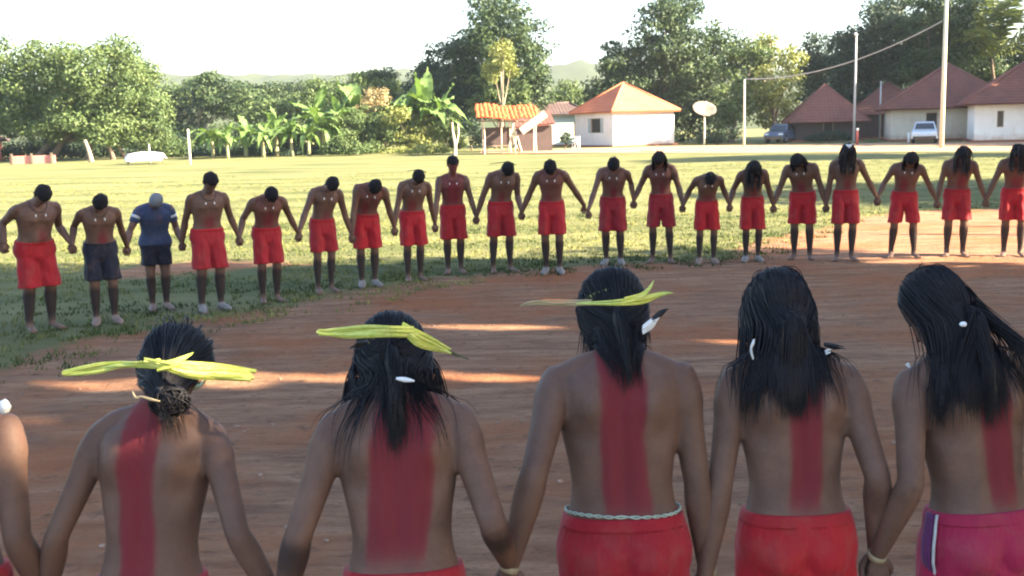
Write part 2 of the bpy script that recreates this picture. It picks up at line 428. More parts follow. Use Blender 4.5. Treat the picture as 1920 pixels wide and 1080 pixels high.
def headflow(q, s, b=.1):
    def f(p):
        h = (np.array(p) / s - q.hp) @ q.HR
        if np.linalg.norm(h - [0, 0, .09]) > .125: return (None, 0, 0)
        return tuple(-q.HR[:, 2] * .8 - q.HR[:, 1] * b)
    return f
def person(loc, yaw, s=1.0, label='', group=None, lean=6, curve=8, side=0, hp=35, hy=0, hr=0, tl=None, tr=None, wide=1.0, deep=1.0, belly=0.0,
           voxel=.010, shorts='red_cloth', hem=.53, waist=.985, stance=.10, back=None, front=None, full_red=0.0, arm_dark=0.0, calf_dark=1.0,
           shoes=None, hair='short', tee=None, necklace=True, armw=1.0, seed=0, shirt=None, knee=0.0):
    root = empty('person', (loc[0], loc[1], 0), yaw, label, 'person', group)
    Ri = rzm(-yaw); q = make_pose(lean, curve, side, hp, hy, hr)
    toloc = lambda P: (Ri @ (np.asarray(P, float) - np.array([loc[0], loc[1], 0]))) / s
    body = Geo(); fing = Geo()
    body.rings(torso_rings(q, wide, deep, belly))
    body.rings(head_rings(q, n=48))
    body.tube([q.map([[0, -.014, 1.37]])[0], q.nb, q.nb * .4 + q.hp * .6, q.head([[0, -.020, .045]])[0]], [.062, .056, .053, .050], 20, sub=3)
    for sg in (-1, 1):   # ears
        body.tube(q.head([[sg * .071, -.008, .040], [sg * .080, -.014, .065], [sg * .079, -.018, .085], [sg * .072, -.012, .095]]), [.006, .009, .010, .005], 8, sub=2)
    # legs
    for sg in (-1, 1):
        st = stance
        kn = np.array([sg * (st * .55 + .045), .018 + knee, .475]); an = np.array([sg * st, -.028, .085]); hipj = np.array([sg * .085, -.004, .86])
        body.tube([hipj, hipj * .6 + kn * .4 + np.array([0, .006, 0]), kn + np.array([0, 0, .05]), kn, kn * .78 + an * .22 + np.array([0, -.018, 0]), kn * .5 + an * .5 + np.array([0, -.012, 0]), an + np.array([0, 0, .05]), an - np.array([0, 0, .03])],
                  np.array([.085, .075, .056, .052, .056, .048, .035, .036]) * (1 + (wide - 1) * .7), 20, sub=3)
        tx = sg * .035
        body.tube([an + np.array([0, -.035, -.050]), an + np.array([0, .02, -.040]), an + np.array([tx * .4, .09, -.052]), an + np.array([tx * .8, .155, -.062]), an + np.array([tx, .195, -.066])],
                  [.030, .036, .040, .042, .026], 14, flat=.55, up=(0, 0, 1), sub=2)
        for t in range(5):
            xx = tx + (t - 2) * .0155 * sg * -1
            fing.tube([an + np.array([xx, .17, -.066]), an + np.array([xx * 1.05, .205 - abs(t - .5) * .004, -.070])], [.011, .009 + .003 * (t == 0)], 7, round_ends=True)
    # arms
    jts = {}
    for sg, tg in ((-1, tl), (1, tr)):
        S = q.map([[sg * .168 * (1 + (wide - 1) * .8), -.008, 1.352]])[0]
        if tg is None: G = np.array([sg * .26, .02, .80]); gn = np.array([0, 1.0 * sg, 0])
        else:
            G = toloc(tg) + np.array([0, .016 * sg, 0]); gn = np.array([0, -1.0 * sg, 0])
        dh = nrm(nrm(G - S) + np.array([-.25 * sg if tg is not None else 0, 0, -.8])); Wt = G - dh * .078
        el, Wr = ik(S, Wt, .290, .262, np.array([sg * .08, -1.0, 0]))
        aw = armw
        body.tube([q.map([[sg * .05, -.02, 1.415]])[0], q.map([[sg * .11, -.018, 1.392]])[0], S + np.array([sg * -.01, 0, .012])], [.036, .040, .040], 14, sub=3)
        ua = nrm(el - S)
        body.tube([S - ua * .012, S + ua * .05, S * .6 + el * .4, el * .8 + S * .2, el, el * .78 + Wr * .22, el * .4 + Wr * .6, Wr], np.array([.046, .053, .044, .0385, .037, .0405, .033, .0245]) * aw, 18, sub=3, round_ends=True)
        hand(body, fing, Wr, dh, gn, 1.0)
        jts[sg] = (S, el, Wr, dh)
    for k in range(len(body.V)): body.V[k] = body.V[k] * s
    for k in range(len(fing.V)): fing.V[k] = fing.V[k] * s
    V, Fq = remesh(body, voxel, 5, .5)
    fV = np.vstack(fing.V)
    # paint masks, from the spot each point has on the unposed torso
    P = V / s; n = len(P); red = np.zeros(n + len(fV)); dark = np.zeros_like(red); dust = np.zeros_like(red)
    rel = P[:, None] - q.C[None]; axs = q.R[:, :, 2]; ad = np.abs(np.einsum('nkj,kj->nk', rel, axs)); lat = np.linalg.norm(rel, axis=2)
    k = np.argmin(ad + .35 * lat, 1); L = np.einsum('nji,nj->ni', q.R[k], rel[np.arange(n), k]); zr = q.zs[k]
    tor = (P[:, 2] > .8) & (np.abs(L[:, 0]) < .165)
    sm = lambda x: 1 / (1 + np.exp(-np.clip(x, -40, 40)))
    wob = np.array([snoise(a * 9, b * 9, c * 5 + seed) for a, b, c in P[:, :3]]) if voxel < .008 else 0.0
    wob2 = np.array([snoise(a * 40, b * 40, c * 16 + seed) for a, b, c in P[:, :3]]) if voxel < .008 else 0.0
    if back is not None:
        x0, w, zl, zh, skew = back
        xx = L[:, 0] - x0 - skew * (zr - 1.2) + wob * .016 + wob2 * .006
        red[:n] += tor * (L[:, 1] < 0) * sm((w - np.abs(xx)) / .0038) * sm((zr - zl) / .012) * sm((zh - zr) / .02)
    if front is not None:
        x0, w, zl, zh = front
        red[:n] += tor * (L[:, 1] > 0) * sm((w - np.abs(L[:, 0] - x0)) / .012) * sm((zr - zl) / .02) * sm((zh - zr) / .03) * .95
    if full_red: red[:n] = np.maximum(red[:n], full_red * tor * sm((zr - .92) / .02))
    dark[:n] += calf_dark * sm((.44 - P[:, 2]) / .012) * sm((P[:, 2] - .085) / .012)
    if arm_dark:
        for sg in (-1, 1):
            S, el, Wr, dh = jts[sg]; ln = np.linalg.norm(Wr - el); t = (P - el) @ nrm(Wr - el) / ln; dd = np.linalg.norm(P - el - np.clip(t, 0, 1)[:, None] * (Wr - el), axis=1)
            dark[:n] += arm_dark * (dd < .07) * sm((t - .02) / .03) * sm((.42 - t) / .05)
    dust[:n] = .9 * sm((.10 - P[:, 2]) / .02); dust[n:] = .9 * (fV[:, 2] < .1)
    A = Geo(); fF = fing.F
    Vall = np.vstack([V, fV]); quads = Fq.tolist() + [tuple(i + n for i in f) for f in fF]
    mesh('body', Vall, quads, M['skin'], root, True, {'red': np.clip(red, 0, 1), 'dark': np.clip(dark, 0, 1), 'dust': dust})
    # eyes
    for sg in (-1, 1):
        g = Geo(); g.ball(q.head([[sg * .031, .082, .086]])[0] * s, np.array([.010, .008, .007]) * s, 8, 6); g.build('eye', M['eye'], root)
    # shorts
    if shorts:
        g = Geo(); tr2 = torso_rings(q, wide * 1.0, deep, belly * .8, grow=.008, z_lo=.79, z_hi=waist, steps=26, n=48, detail=.9); g.rings(tr2); g.ball(np.array([0, -.012, .815]), np.array([.125, .122 * deep, .095]), 24, 14)
        for sg in (-1, 1):
            kn = np.array([sg * (stance * .55 + .045), .018 + knee, .475]); hipj = np.array([sg * .085, -.006, .88])
            R = []; nn = 40; a = np.linspace(0, 2 * PI, nn, endpoint=False)
            for z in np.linspace(.90, hem, 22):
                t = (.88 - z) / (.88 - .475); c = hipj * (1 - t) + kn * t; c[2] = z; u = (.9 - z) / (.9 - hem)
                ra = (.089 + .007 * u) * (1 + (wide - 1) * .7); rb = .112 + .002 * u
                fold = .0055 * u ** .8 * (np.sin(a * 5 + seed + sg) + .6 * np.sin(a * 9 + seed * 2 + z * 6)) + .004 * np.sin(a * 3 + z * 30 + seed)
                R.append(np.stack([c[0] + (ra + fold) * np.cos(a), c[1] + (rb + fold) * np.sin(a), np.full(nn, z)], 1))
            g.rings(R[::-1])
        for k2 in range(len(g.V)): g.V[k2] = g.V[k2] * s
        sv, sf = remesh(g, voxel * .95, 3, .5)
        # soft creases
        zz = sv[:, 2] / s
        if voxel < .008:
            for i2 in range(len(sv)):
                x, y, z = sv[i2] / s; c = .0055 * snoise(x * 14 + seed, y * 10, z * 4.5) + .003 * snoise(x * 30, y * 20, z * 9 + seed); l = math.hypot(x, y) + 1e-6
                pinch = math.exp(-((z - waist + .03) / .03) ** 2) * .0011 * math.sin(math.atan2(y, x) * 46)
                sv[i2, 0] += x / l * (c + pinch) * s; sv[i2, 1] += y / l * (c + pinch) * s
        so = mesh('shorts', sv, sf, M[shorts], root)
        wb = torso_rings(q, wide, deep, belly * .8, grow=.0105, z_lo=waist - .026, z_hi=waist + .004, steps=5, n=48, detail=.9) * s
        Geo().rings(wb).build('waistband', M[shorts], so)
    if shirt:
        g = Geo(); g.rings(torso_rings(q, wide, deep, belly, grow=.016, z_lo=.86, z_hi=1.425, steps=44, detail=.5))
        for sg in (-1, 1):
            S, el, Wr, dh = jts[sg]
            g.tube([q.map([[sg * .06, -.02, 1.40]])[0], S], [.055, .062], 16, sub=2)
            g.tube([S, S * .6 + el * .4, S * .42 + el * .58], [.064, .060, .064], 16, sub=2)
        for k2 in range(len(g.V)): g.V[k2] = g.V[k2] * s
        sv, sf = remesh(g, voxel, 3); sh = mesh('shirt', sv, sf, M[shirt], root)
        for sg in (-1, 1):
            S, el, Wr, dh = jts[sg]
            Geo().tube(np.array([S * .75 + el * .25, S * .62 + el * .38]) * s, np.array([.066, .065]) * s, 16).build('sleeve_stripe', M['white_cloth'], sh)
        e = q.map([[-.01, .113, 1.27]])[0] * s
        Geo().ball(e, np.array([.02, .006, .018]) * s).build('chest_badge', M['white_cloth'], sh)
    # hair
    vv = [Vector(v) for v in Vall]; bvh = BVHTree.FromPolygons(vv, quads)
    hm = M['grey_hair'] if hair == 'grey' else M['short_hair'] if voxel > .008 else M['hair']
    rg = np.random.default_rng(seed + 50)
    hr_lo = .055 if hair in ('short', 'grey') else .03
    R = head_rings(q, grow=.0, face=False, z_lo=.0, n=44, steps=34)
    g = []; aa = np.linspace(0, 2 * PI, 44, endpoint=False); zs = np.linspace(.0, .202, 34)
    for i3, z in enumerate(zs):
        front_line = .148; low = np.where(np.sin(aa) > .35, front_line, np.where(np.sin(aa) > -.25, .085, hr_lo))
        cov = sm((z - low) / .006); gr = -.004 + cov * .0155
        if hair == 'short': gr = gr + cov * .004 * np.sin(aa * 7 + z * 60 + seed)
        c3 = q.head([[0, .005, min(z, .15)]])[0]; dv = R[i3] - c3; g.append(c3 + dv * (1 + gr / .085)[:, None])
    cap = Geo().rings(np.array(g) * s)
    for k2 in range(0): pass
    ho = cap.build('hair', hm, root)
    q.s = s; q.bvh = bvh; q.root = root; q.hairobj = ho; q.toloc = lambda Pw: toloc(Pw) * s; q.jts = jts
    if hair == 'mid':   # a fringe of locks over ears and nape
        roots = []
        for _ in range(150):
            a1 = rg.uniform(PI * .95, PI * 2.05); z = rg.uniform(.03, .17); c = np.array([.080 * math.cos(a1), .004 + .092 * math.sin(a1), z]); roots.append(q.head([c])[0] * s)
        hv, hf = strands(bvh, roots, headflow(q, s), .20, .007 * s, 10, lift=.018, spread=1.2, seed=seed, grav=.35)
        mesh('hair_lock', hv, hf, hm, ho)
    if hair == 'crop':
        pass
    if necklace:
        pts = []
        for a1 in np.linspace(0, 2 * PI, 26, endpoint=False):
            p = q.map([[.085 * math.cos(a1), -.005 + .10 * math.sin(a1), 1.405 - .045 * max(0, math.sin(a1))]])[0] * s
            l2, n2, i2, d2 = bvh.find_nearest(Vector(p)); pts.append(np.array(l2) + np.array(n2) * .004)
        no = Geo().tube(pts + [pts[0]], .0035, 6).build('necklace', M['feather_b'], root)
        for sg in (-1, 1):
            p = q.map([[sg * .052, .12, 1.335]])[0] * s; l2, n2, i2, d2 = bvh.find_nearest(Vector(p)); l2 = np.array(l2) + np.array(n2) * .006
            gg = Geo(); gg.tube([l2 + [0, 0, .015], l2, l2 - [0, 0, .014]], [.003, .009, .006], 8); gg.build('shell_pendant', M['shell'], no)
    if shoes:
        for sg in (-1, 1):
            an = np.array([sg * stance, -.028, .085]); tx = sg * .035
            g = Geo(); g.tube(np.array([an + [0, -.045, -.045], an + [0, .01, -.030], an + [tx * .4, .08, -.045], an + [tx * .8, .15, -.056], an + [tx, .205, -.062]]) * s, np.array([.036, .047, .050, .049, .030]) * s, 16, flat=.62, up=(0, 0, 1), sub=3, round_ends=True)
            g.V[0][:, 2] = np.maximum(g.V[0][:, 2], .003)
            g.tube(np.array([an + [0, 0, -.04], an + [0, .0, .005]]) * s, np.array([.046, .042]) * s, 14)
            sh = g.build('shoe', M[shoes], root)
            g = Geo(); g.tube(np.array([an + [0, -.06, -.074], an + [tx * .4, .08, -.074], an + [tx, .215, -.074]]) * s, np.array([.036, .050, .034]) * s, 14, flat=.22, up=(0, 0, 1), sub=3, round_ends=True)
            g.build('sole', M['shoe_d'], sh)
    return q

def long_hair(q, n, length, flow, target, tpull, seed, lift=.012, rad=.0012, region=None, wave=.02, steps=20, grav=.25, lo=.02):
    rg = np.random.default_rng(seed); roots = []
    while len(roots) < n:
        a1 = rg.uniform(0, 2 * PI); z = rg.uniform(lo, .20)
        if math.sin(a1) > .3 and z < .15: continue
        if region and not region(a1, z): continue
        hw = np.interp(z, HEADR[:, 0], HEADR[:, 1]); yb = np.interp(z, HEADR[:, 0], HEADR[:, 2]); yf = np.interp(z, HEADR[:, 0], HEADR[:, 3])
        roots.append(q.head([[(hw + .008) * math.cos(a1), (yb + yf) / 2 + ((yf - yb) / 2 + .008) * math.sin(a1), z]])[0] * q.s)
    hv, hf = strands(q.bvh, roots, flow, length, rad, steps, lift=lift, spread=1.0, target=target, tpull=tpull, seed=seed, grav=grav, wave=wave)
    return mesh('hair_length', hv, hf, M['hair'], q.hairobj)

def ribbon(name, P, w, mat_, parent, thick=.0025, up=(0, 0, 1), fold=.15):
    """a leaf strip: polyline, widths, shallow V section"""
    P = np.array(P, float); w = np.ones(len(P)) * w; Q, ww = smooth_path(P, w, 5)
    T = np.gradient(Q, axis=0); T /= np.linalg.norm(T, axis=1)[:, None]; u = np.array(up, float); R = []
    for i in range(len(Q)):
        b = u - T[i] * np.dot(u, T[i]); b = nrm(b); nn = np.cross(T[i], b); h = ww[i] / 2
        R.append([Q[i] + b * h, Q[i] + nn * (thick + fold * h), Q[i] - b * h, Q[i] + nn * (-thick + fold * h)])
    return Geo().rings(R).build(name, mat_, parent, smooth=False)

# ------------------------------------------------------------------ ground
def sd_poly(P, poly):
    """signed distance to a polygon, negative inside"""
    P = np.asarray(P, float); poly = np.asarray(poly, float); d = np.full(len(P), 1e9); ins = np.zeros(len(P), bool)
    for i in range(len(poly)):
        a = poly[i]; b = poly[(i + 1) % len(poly)]; e = b - a; w = P - a
        t = np.clip((w @ e) / (e @ e + 1e-12), 0, 1); d = np.minimum(d, np.linalg.norm(w - t[:, None] * e, axis=1))
        c = ((a[1] <= P[:, 1]) != (b[1] <= P[:, 1])) & (P[:, 0] < (b[0] - a[0]) * (P[:, 1] - a[1]) / (b[1] - a[1] + 1e-12) + a[0])
        ins ^= c
    return np.where(ins, -d, d)
EDGE = [(0, 690), (60, 662), (130, 640), (240, 622), (350, 600), (450, 583), (560, 570), (640, 554), (700, 540), (800, 524), (900, 514), (1000, 507), (1100, 496),
        (1250, 492), (1370, 482), (1400, 458), (1480, 440), (1570, 422), (1640, 403), (1720, 396), (1940, 390)]
CLEAR = [tuple(at_z(*p)[:2]) for p in EDGE] + [(24, 20), (24, -10), (-16, -10), (-14, 4)]
PATCH = [tuple(at_z(*p)[:2]) for p in [(150, 512), (250, 494), (420, 486), (560, 488), (640, 497), (480, 508), (330, 520), (200, 528)]]
ROAD = [tuple(at_z(*p)[:2]) for p in [(900, 289), (1100, 288), (1400, 287), (1700, 286), (1950, 284)]] + [(60, 52), (60, 64), ] + \
       [tuple(at_z(*p)[:2]) for p in [(1950, 267), (1700, 268), (1400, 272), (1290, 274), (1100, 279), (900, 282)]]
ROAD[5] = (70, 50); ROAD[6] = (70, 66)

def geo_axis(lo, hi, a, b, st, gr=1.12):
    xs = list(np.arange(a, b + 1e-6, st)); d = st
    while xs[-1] < hi: d *= gr; xs.append(xs[-1] + d)
    d = st
    while xs[0] > lo: d *= gr; xs.insert(0, xs[0] - d)
    return np.array(xs)
gx = geo_axis(-700, 700, -12, 14, .16); gy = geo_axis(-120, 1000, 0, 24, .16)
X, Y = np.meshgrid(gx, gy); GP = np.stack([X.ravel(), Y.ravel()], 1)
def gz(x, y):
    return .014 * snoise(x * .7, y * 1.9) + .008 * snoise(x * .9, y * .9) + .006 * snoise(x * 3, y * 3) + .05 * snoise(x * .12, y * .12, 4) * min(1, max(0, (y - 22) / 15))
GZ = np.array([gz(x, y) if (abs(x) < 90 and y < 120) else 0.0 for x, y in GP])
sdc = np.minimum(sd_poly(GP, CLEAR), sd_poly(GP, PATCH) * 1.0 + .25)
sdr = sd_poly(GP, ROAD)
def ground_fn(nt, b):
    v = tc(nt); sd = att(nt, 'edge')
    n1 = noi(nt, v, 1.1, 6, .65); n2 = noi(nt, v, 7, 5, .65); n3 = noi(nt, v, 40, 4, .6)
    st = noi(nt, tc(nt, (.42, 2.0, 1)), 2.6, 7, .70); fine = noi(nt, v, 22, 5, .7)
    dirt = ramp(nt, st, [(.36, (.190, .092, .054)), (.5, (.370, .195, .112)), (.64, (.520, .300, .180))])
    dirt = mix(nt, mth(nt, 'MULTIPLY', fine, .6), dirt, (.34, .19, .118))
    dirt = mix(nt, ramp(nt, noi(nt, v, .55, 5, .6), [(.45, (0, 0, 0)), (.62, (.75, .75, .75))]), dirt, (.40, .135, .050))
    clod = noi(nt, tc(nt, (.8, 1.3, 1)), 9, 6, .75)
    dirt = mix(nt, ramp(nt, clod, [(.36, (.75, .75, .75)), (.46, (0, 0, 0))]), dirt, (.175, .095, .062))
    g1 = ramp(nt, noi(nt, tc(nt, (.25, 1, 1)), .55, 6, .62), [(.25, (.055, .074, .026)), (.40, (.150, .165, .062)), (.56, (.262, .258, .108)), (.8, (.37, .32, .16))])
    g1 = mix(nt, mth(nt, 'MULTIPLY', n3, .55), g1, (.038, .055, .020))
    k = mth(nt, 'ADD', sd, mth(nt, 'MULTIPLY', mth(nt, 'SUBTRACT', n1, .5), 1.6)); k = mth(nt, 'ADD', k, mth(nt, 'MULTIPLY', mth(nt, 'SUBTRACT', n2, .5), .8))
    k = mth(nt, 'ADD', k, mth(nt, 'MULTIPLY', mth(nt, 'SUBTRACT', n3, .5), .35))
    k = mth(nt, 'MULTIPLY_ADD', k, 3.0, .5, clamp=True)
    nt.links.new(mix(nt, k, dirt, g1), b.inputs['Base Color'])
    bump(nt, b, mth(nt, 'ADD', mth(nt, 'MULTIPLY', st, 1.6), mth(nt, 'ADD', mth(nt, 'MULTIPLY', fine, .8), mth(nt, 'MULTIPLY', clod, 2.2))), 1.0, .07)
M['ground'] = mat('dirt_and_grass', rough=.92, spec=.15, fn=ground_fn)
ny, nx = X.shape; ii = np.arange(ny * nx).reshape(ny, nx)
Q = np.stack([ii[:-1, :-1], ii[:-1, 1:], ii[1:, 1:], ii[1:, :-1]], -1).reshape(-1, 4)
gV = np.stack([GP[:, 0], GP[:, 1], GZ], 1); edge = np.minimum(sdc, 5)
inside = sdc[Q].mean(1) < 0
for nm, sel in (('dirt_clearing', inside), ('grass_field', ~inside)):
    q = Q[sel]; u, inv = np.unique(q, return_inverse=True)
    tag(mesh(nm, gV[u], inv.reshape(-1, 4), M['ground'], None, True, {'edge': edge[u]}), kind='structure')
# the dirt road along the houses
M['road'] = varied('sandy_road', (.40, .26, .16), (.30, .18, .11), .8, .95, .1, .4, .03, (.3, 1, 1), 6)
rp = np.array(ROAD[:5] + ROAD[5:]); n5 = 6
near = np.array(ROAD[:6]); far = np.array(ROAD[6:][::-1]); far = np.vstack([far[:5], far[-1:]]) if len(far) != 6 else far
V = []; 
for i in range(6):
    for t in np.linspace(0, 1, 7):
        p = near[i] * (1 - t) + far[i] * t; V.append((p[0], p[1], (gz(p[0], p[1]) if abs(p[0]) < 90 else 0) + .03))
ii = np.arange(42).reshape(6, 7); q = np.stack([ii[:-1, :-1], ii[1:, :-1], ii[1:, 1:], ii[:-1, 1:]], -1).reshape(-1, 4)
tag(mesh('dirt_road', V, q, M['road']), kind='structure')

# grass tufts
def blade_fn(nt, b):
    t = att(nt, 'tint')
    nt.links.new(ramp(nt, t, [(0, (.030, .050, .016)), (.5, (.075, .098, .030)), (1, (.26, .24, .085))]), b.inputs['Base Color'])
M['blade'] = mat('grass_blade', rough=.8, spec=.15, fn=blade_fn)
def tufts(name, pts, hgt, nb, seed, wid=.012, tint=.5):
    rg = np.random.default_rng(seed); n = len(pts) * nb; c = np.repeat(pts, nb, 0)
    off = rg.normal(0, .05, (n, 2)); a = rg.uniform(0, 2 * PI, n); h = hgt * rg.uniform(.4, 1.15, n); ln = rg.uniform(.1, .8, n) * h
    bx, by = c[:, 0] + off[:, 0], c[:, 1] + off[:, 1]; w = wid * rg.uniform(.6, 1.3, n); ca, sa = np.cos(a), np.sin(a)
    b2 = rg.uniform(0, 2 * PI, n); z = c[:, 2]
    V = np.stack([np.stack([bx - w * ca, by - w * sa, z], 1), np.stack([bx + w * ca, by + w * sa, z], 1), np.stack([bx + ln * np.cos(b2), by + ln * np.sin(b2), z + h], 1)], 1).reshape(-1, 3)
    t = np.clip(np.repeat(np.repeat(np.array([snoise(p[0] * .35, p[1] * .9, 7) * .9 + tint for p in pts]), nb) + rg.normal(0, .18, n), 3), 0, 1)
    return tag(mesh(name, V, np.arange(n * 3).reshape(-1, 3), M['blade'], None, False, {'tint': t}), 'low patchy grass covering the open field', 'grass', kind='stuff')
def scatter(n, x0, x1, y0, y1, seed, keep):
    rg = np.random.default_rng(seed); P = np.stack([rg.uniform(x0, x1, n), rg.uniform(y0, y1, n)], 1)
    P = P[np.abs(P[:, 0]) < P[:, 1] * .56 + 1.5]; P = P[keep(P)]
    return np.array([(x, y, gz(x, y) - .004) for x, y in P])
def kp(P):
    s_ = np.minimum(sd_poly(P, CLEAR), sd_poly(P, PATCH) + .25); nn = np.array([snoise(x * 1.1, y * 1.1, 3) + .4 * snoise(x * 4, y * 4, 8) for x, y in P])
    return (s_ + nn * .9 > .05) & (nn > -.55) & (sd_poly(P, ROAD) > 0)
tufts('grass', scatter(15000, -13, 11, 7, 24, 1, kp), .050, 7, 1, .009)
def ke(P):
    s_ = sd_poly(P, CLEAR); nn = np.array([snoise(x * 1.6, y * 1.6, 5) for x, y in P]); return (s_ > -.9 + nn * .8) & (s_ < 1.0) & (nn > -.1)
tufts('grass', scatter(9000, -11, 6, 8, 19, 5, ke), .06, 8, 5, .009, .35)
tufts('grass', scatter(9000, -30, 30, 24, 50, 2, kp), .04, 6, 2, .016, .8)
# pebbles and crumbs of earth
rg = np.random.default_rng(11); g = Geo()
for i in range(420):
    x, y = rg.uniform(-6, 8), rg.uniform(3.2, 15)
    if sd_poly([(x, y)], CLEAR)[0] > -.1: continue
    r = rg.uniform(.006, .02); b = np.array([x, y, gz(x, y) + r * .2]); g.ball(b, r * rg.uniform(.7, 1.3, 3) * [1, 1, .6], 6, 4)
lv = []; rg = np.random.default_rng(12)   # fallen leaves
P = np.stack([rg.uniform(-7, 8, 700), rg.uniform(3, 16, 700)], 1); P = P[sd_poly(P, CLEAR) < .3]; P = P[:260]; a = rg.uniform(0, 2 * PI, len(P)); L = rg.uniform(.02, .05, len(P))
zz = np.array([gz(x, y) for x, y in P]) + .006; ca, sa = np.cos(a) * L, np.sin(a) * L; k_ = .35
V = np.stack([np.stack([P[:, 0] - ca, P[:, 1] - sa, zz], 1), np.stack([P[:, 0] + sa * k_, P[:, 1] - ca * k_, zz + .008], 1), np.stack([P[:, 0] + ca, P[:, 1] + sa, zz + .004], 1), np.stack([P[:, 0] - sa * k_, P[:, 1] + ca * k_, zz + .010], 1)], 1).reshape(-1, 3)
M['litter'] = varied('dry_litter', (.22, .13, .07), (.10, .07, .04), 2, .9)
tag(mesh('fallen_leaves', V, np.arange(len(V)).reshape(-1, 4), M['litter'], None, False), 'dry fallen leaves scattered over the red dirt', 'leaves', kind='stuff')
M['pebble'] = varied('pebble', (.30, .20, .15), (.18, .11, .08), 3, .9)
tag(g.build('gravel', M['pebble'], None, False), 'small stones and crumbs of earth scattered on the red dirt', 'gravel', kind='stuff')

# ------------------------------------------------------------------ front row, seen from behind
FR = [  # waist pixel x, y, s
    (-98, 1065, .955), (283, 1072, .935), (757, 1062, .96), (1168, 962, .985), (1492, 955, .965), (1838, 950, .965)]
fl = []
for px, py, s in FR:
    p = at_z(px, py, .985 * s); fl.append(np.array([p[0], p[1], 0]))
def joint(px, py, a, b): return at_y(px, py, (fl[a][1] + fl[b][1]) / 2 - .01)
FJ = [at_y(92, 1185, 2.72), joint(530, 1200, 1, 2), joint(957, 1112, 2, 3), joint(1323, 1122, 3, 4), joint(1642, 1084, 4, 5)]
fp = []
GF = 'people of the near row holding hands, backs to the camera'
common = dict(voxel=.0065, necklace=False, calf_dark=.9, group=GF)
P0 = person(fl[0], 0, FR[0][2], 'person cut by the left edge, only right arm and red shorts in view', tr=FJ[0], back=(0, .05, 1.0, 1.44, 0), seed=1, hair='mid', **common)
P1 = person(fl[1], -.05, FR[1][2], 'slim person from behind with broad green leaf strip and low tied bun', tl=FJ[0], tr=FJ[1], hp=42, lean=10, curve=14, side=1, back=(-.012, .047, .90, 1.46, 0), wide=.95, armw=.90, seed=2, shorts='red_cloth2', hair='none', waist=.975, **common)
P2 = person(fl[2], .03, FR[2][2], 'person from behind with yellow leaf strip, messy ponytail and widest red back paint', tl=FJ[1], tr=FJ[2], hp=42, lean=11, curve=14, side=-2, hr=-6, back=(.012, .078, 1.01, 1.42, .13), wide=1.0, arm_dark=.9, seed=3, hair='none', **common)
P3 = person(fl[3], 0, FR[3][2], 'tallest person from behind, straw headband, pale green cord above red shorts', tl=FJ[2], tr=FJ[3], hp=36, lean=8, curve=12, side=0, back=(.002, .062, .99, 1.50, -.03), wide=1.08, armw=1.04, seed=4, hair='none', shorts='red_cloth2', **common)
P4 = person(fl[4], 0, FR[4][2], 'person seen from behind with straight black hair spread down to the shoulder blades', tl=FJ[3], tr=FJ[4], hp=30, lean=8, curve=12, side=0, back=(.010, .045, 1.0, 1.40, 0), wide=1.0, seed=5, hair='none', **common)
P5 = person(fl[5], .12, FR[5][2], 'person from behind in magenta shorts, long hair in two locks, head turned left', tl=FJ[4], tr=at_y(2030, 1050, fl[5][1]), hp=30, hy=24, hr=-8, lean=8, curve=12, side=-3, back=(.028, .042, 1.0, 1.36, 0), wide=1.0, seed=6, hair='none', shorts='magenta', **common)

def backflow(q, down=.8, lat=.0):
    def f(p):
        h = (np.array(p) / q.s - q.hp) @ q.HR
        if np.linalg.norm(h - [0, 0, .09]) > .128: return (None, 0, 0)
        r = nrm([h[0], h[1] - .0, (h[2] - .09)])
        d = np.array([h[0] * lat, -.75, -.65]); d = d - r * np.dot(d, r); return tuple(q.HR @ nrm(d))
    return f
def ptoloc(q, px, py, y): return Vector(q.toloc(at_y(px, py, y)))
# P1: bun at the nape
TG1 = ptoloc(P1, 310, 760, fl[1][1] - .02)
long_hair(P1, 1700, lambda p: (Vector(p) - TG1).length * 1.12 + .01, backflow(P1), ptoloc(P1, 310, 760, fl[1][1] - .02), 1.7, 21, lift=.016, wave=.05, grav=.2, region=lambda a, z: z > .05 and math.sin(a) < .55)
c = np.array(ptoloc(P1, 318, 752, fl[1][1] - .015)); bun = []
rg = np.random.default_rng(5)
for i in range(260):
    u = nrm(rg.normal(0, 1, 3)); v2 = nrm(np.cross(u, rg.normal(0, 1, 3))); r = np.array([.052, .034, .040])
    t = np.linspace(0, rg.uniform(1.2, 2.6), 9); bun.append(c + (u * np.cos(t)[:, None] + v2 * np.sin(t)[:, None]) * r * rg.uniform(.55, 1.05))
g = Geo()
g.ball(c, (.046, .028, .034), 14, 9)
for P in bun: g.tube(P, np.interp(np.arange(9), [0, 2, 8], [.002, .0034, .001]), 3, cap=False)
g.build('hair_bun', M['hair'], P1.hairobj)
g = Geo(); cc = np.array(ptoloc(P1, 262, 742, fl[1][1] - .045))
g.tube([cc + [-.022, .01, .008], cc + [-.008, -.006, -.004], cc + [.006, -.008, 0], cc + [.03, -.012, -.006], cc + [.055, -.012, -.012]], [.002, .004, .0025, .004, .002], 6, sub=3)
g.build('hair_tie', M['cream_band'], P1.root)
# P2: ponytail with loose sides
long_hair(P2, 1700, .37, backflow(P2), ptoloc(P2, 745, 735, fl[2][1] - .02), .55, 22, lift=.014, wave=.07, grav=.35, region=lambda a, z: z > .05)
long_hair(P2, 420, .20, backflow(P2, lat=3), None, 0, 23, lift=.02, wave=.16, grav=.35, region=lambda a, z: z < .12 and abs(math.cos(a)) > .4)
g = Geo(); cc = np.array(ptoloc(P2, 760, 712, fl[2][1] - .075)); g.tube([cc + [-.022, 0, .004], cc, cc + [.022, 0, -.004]], [.003, .0065, .002], 8, sub=3); g.build('hair_tie', M['feather_w'], P2.root)
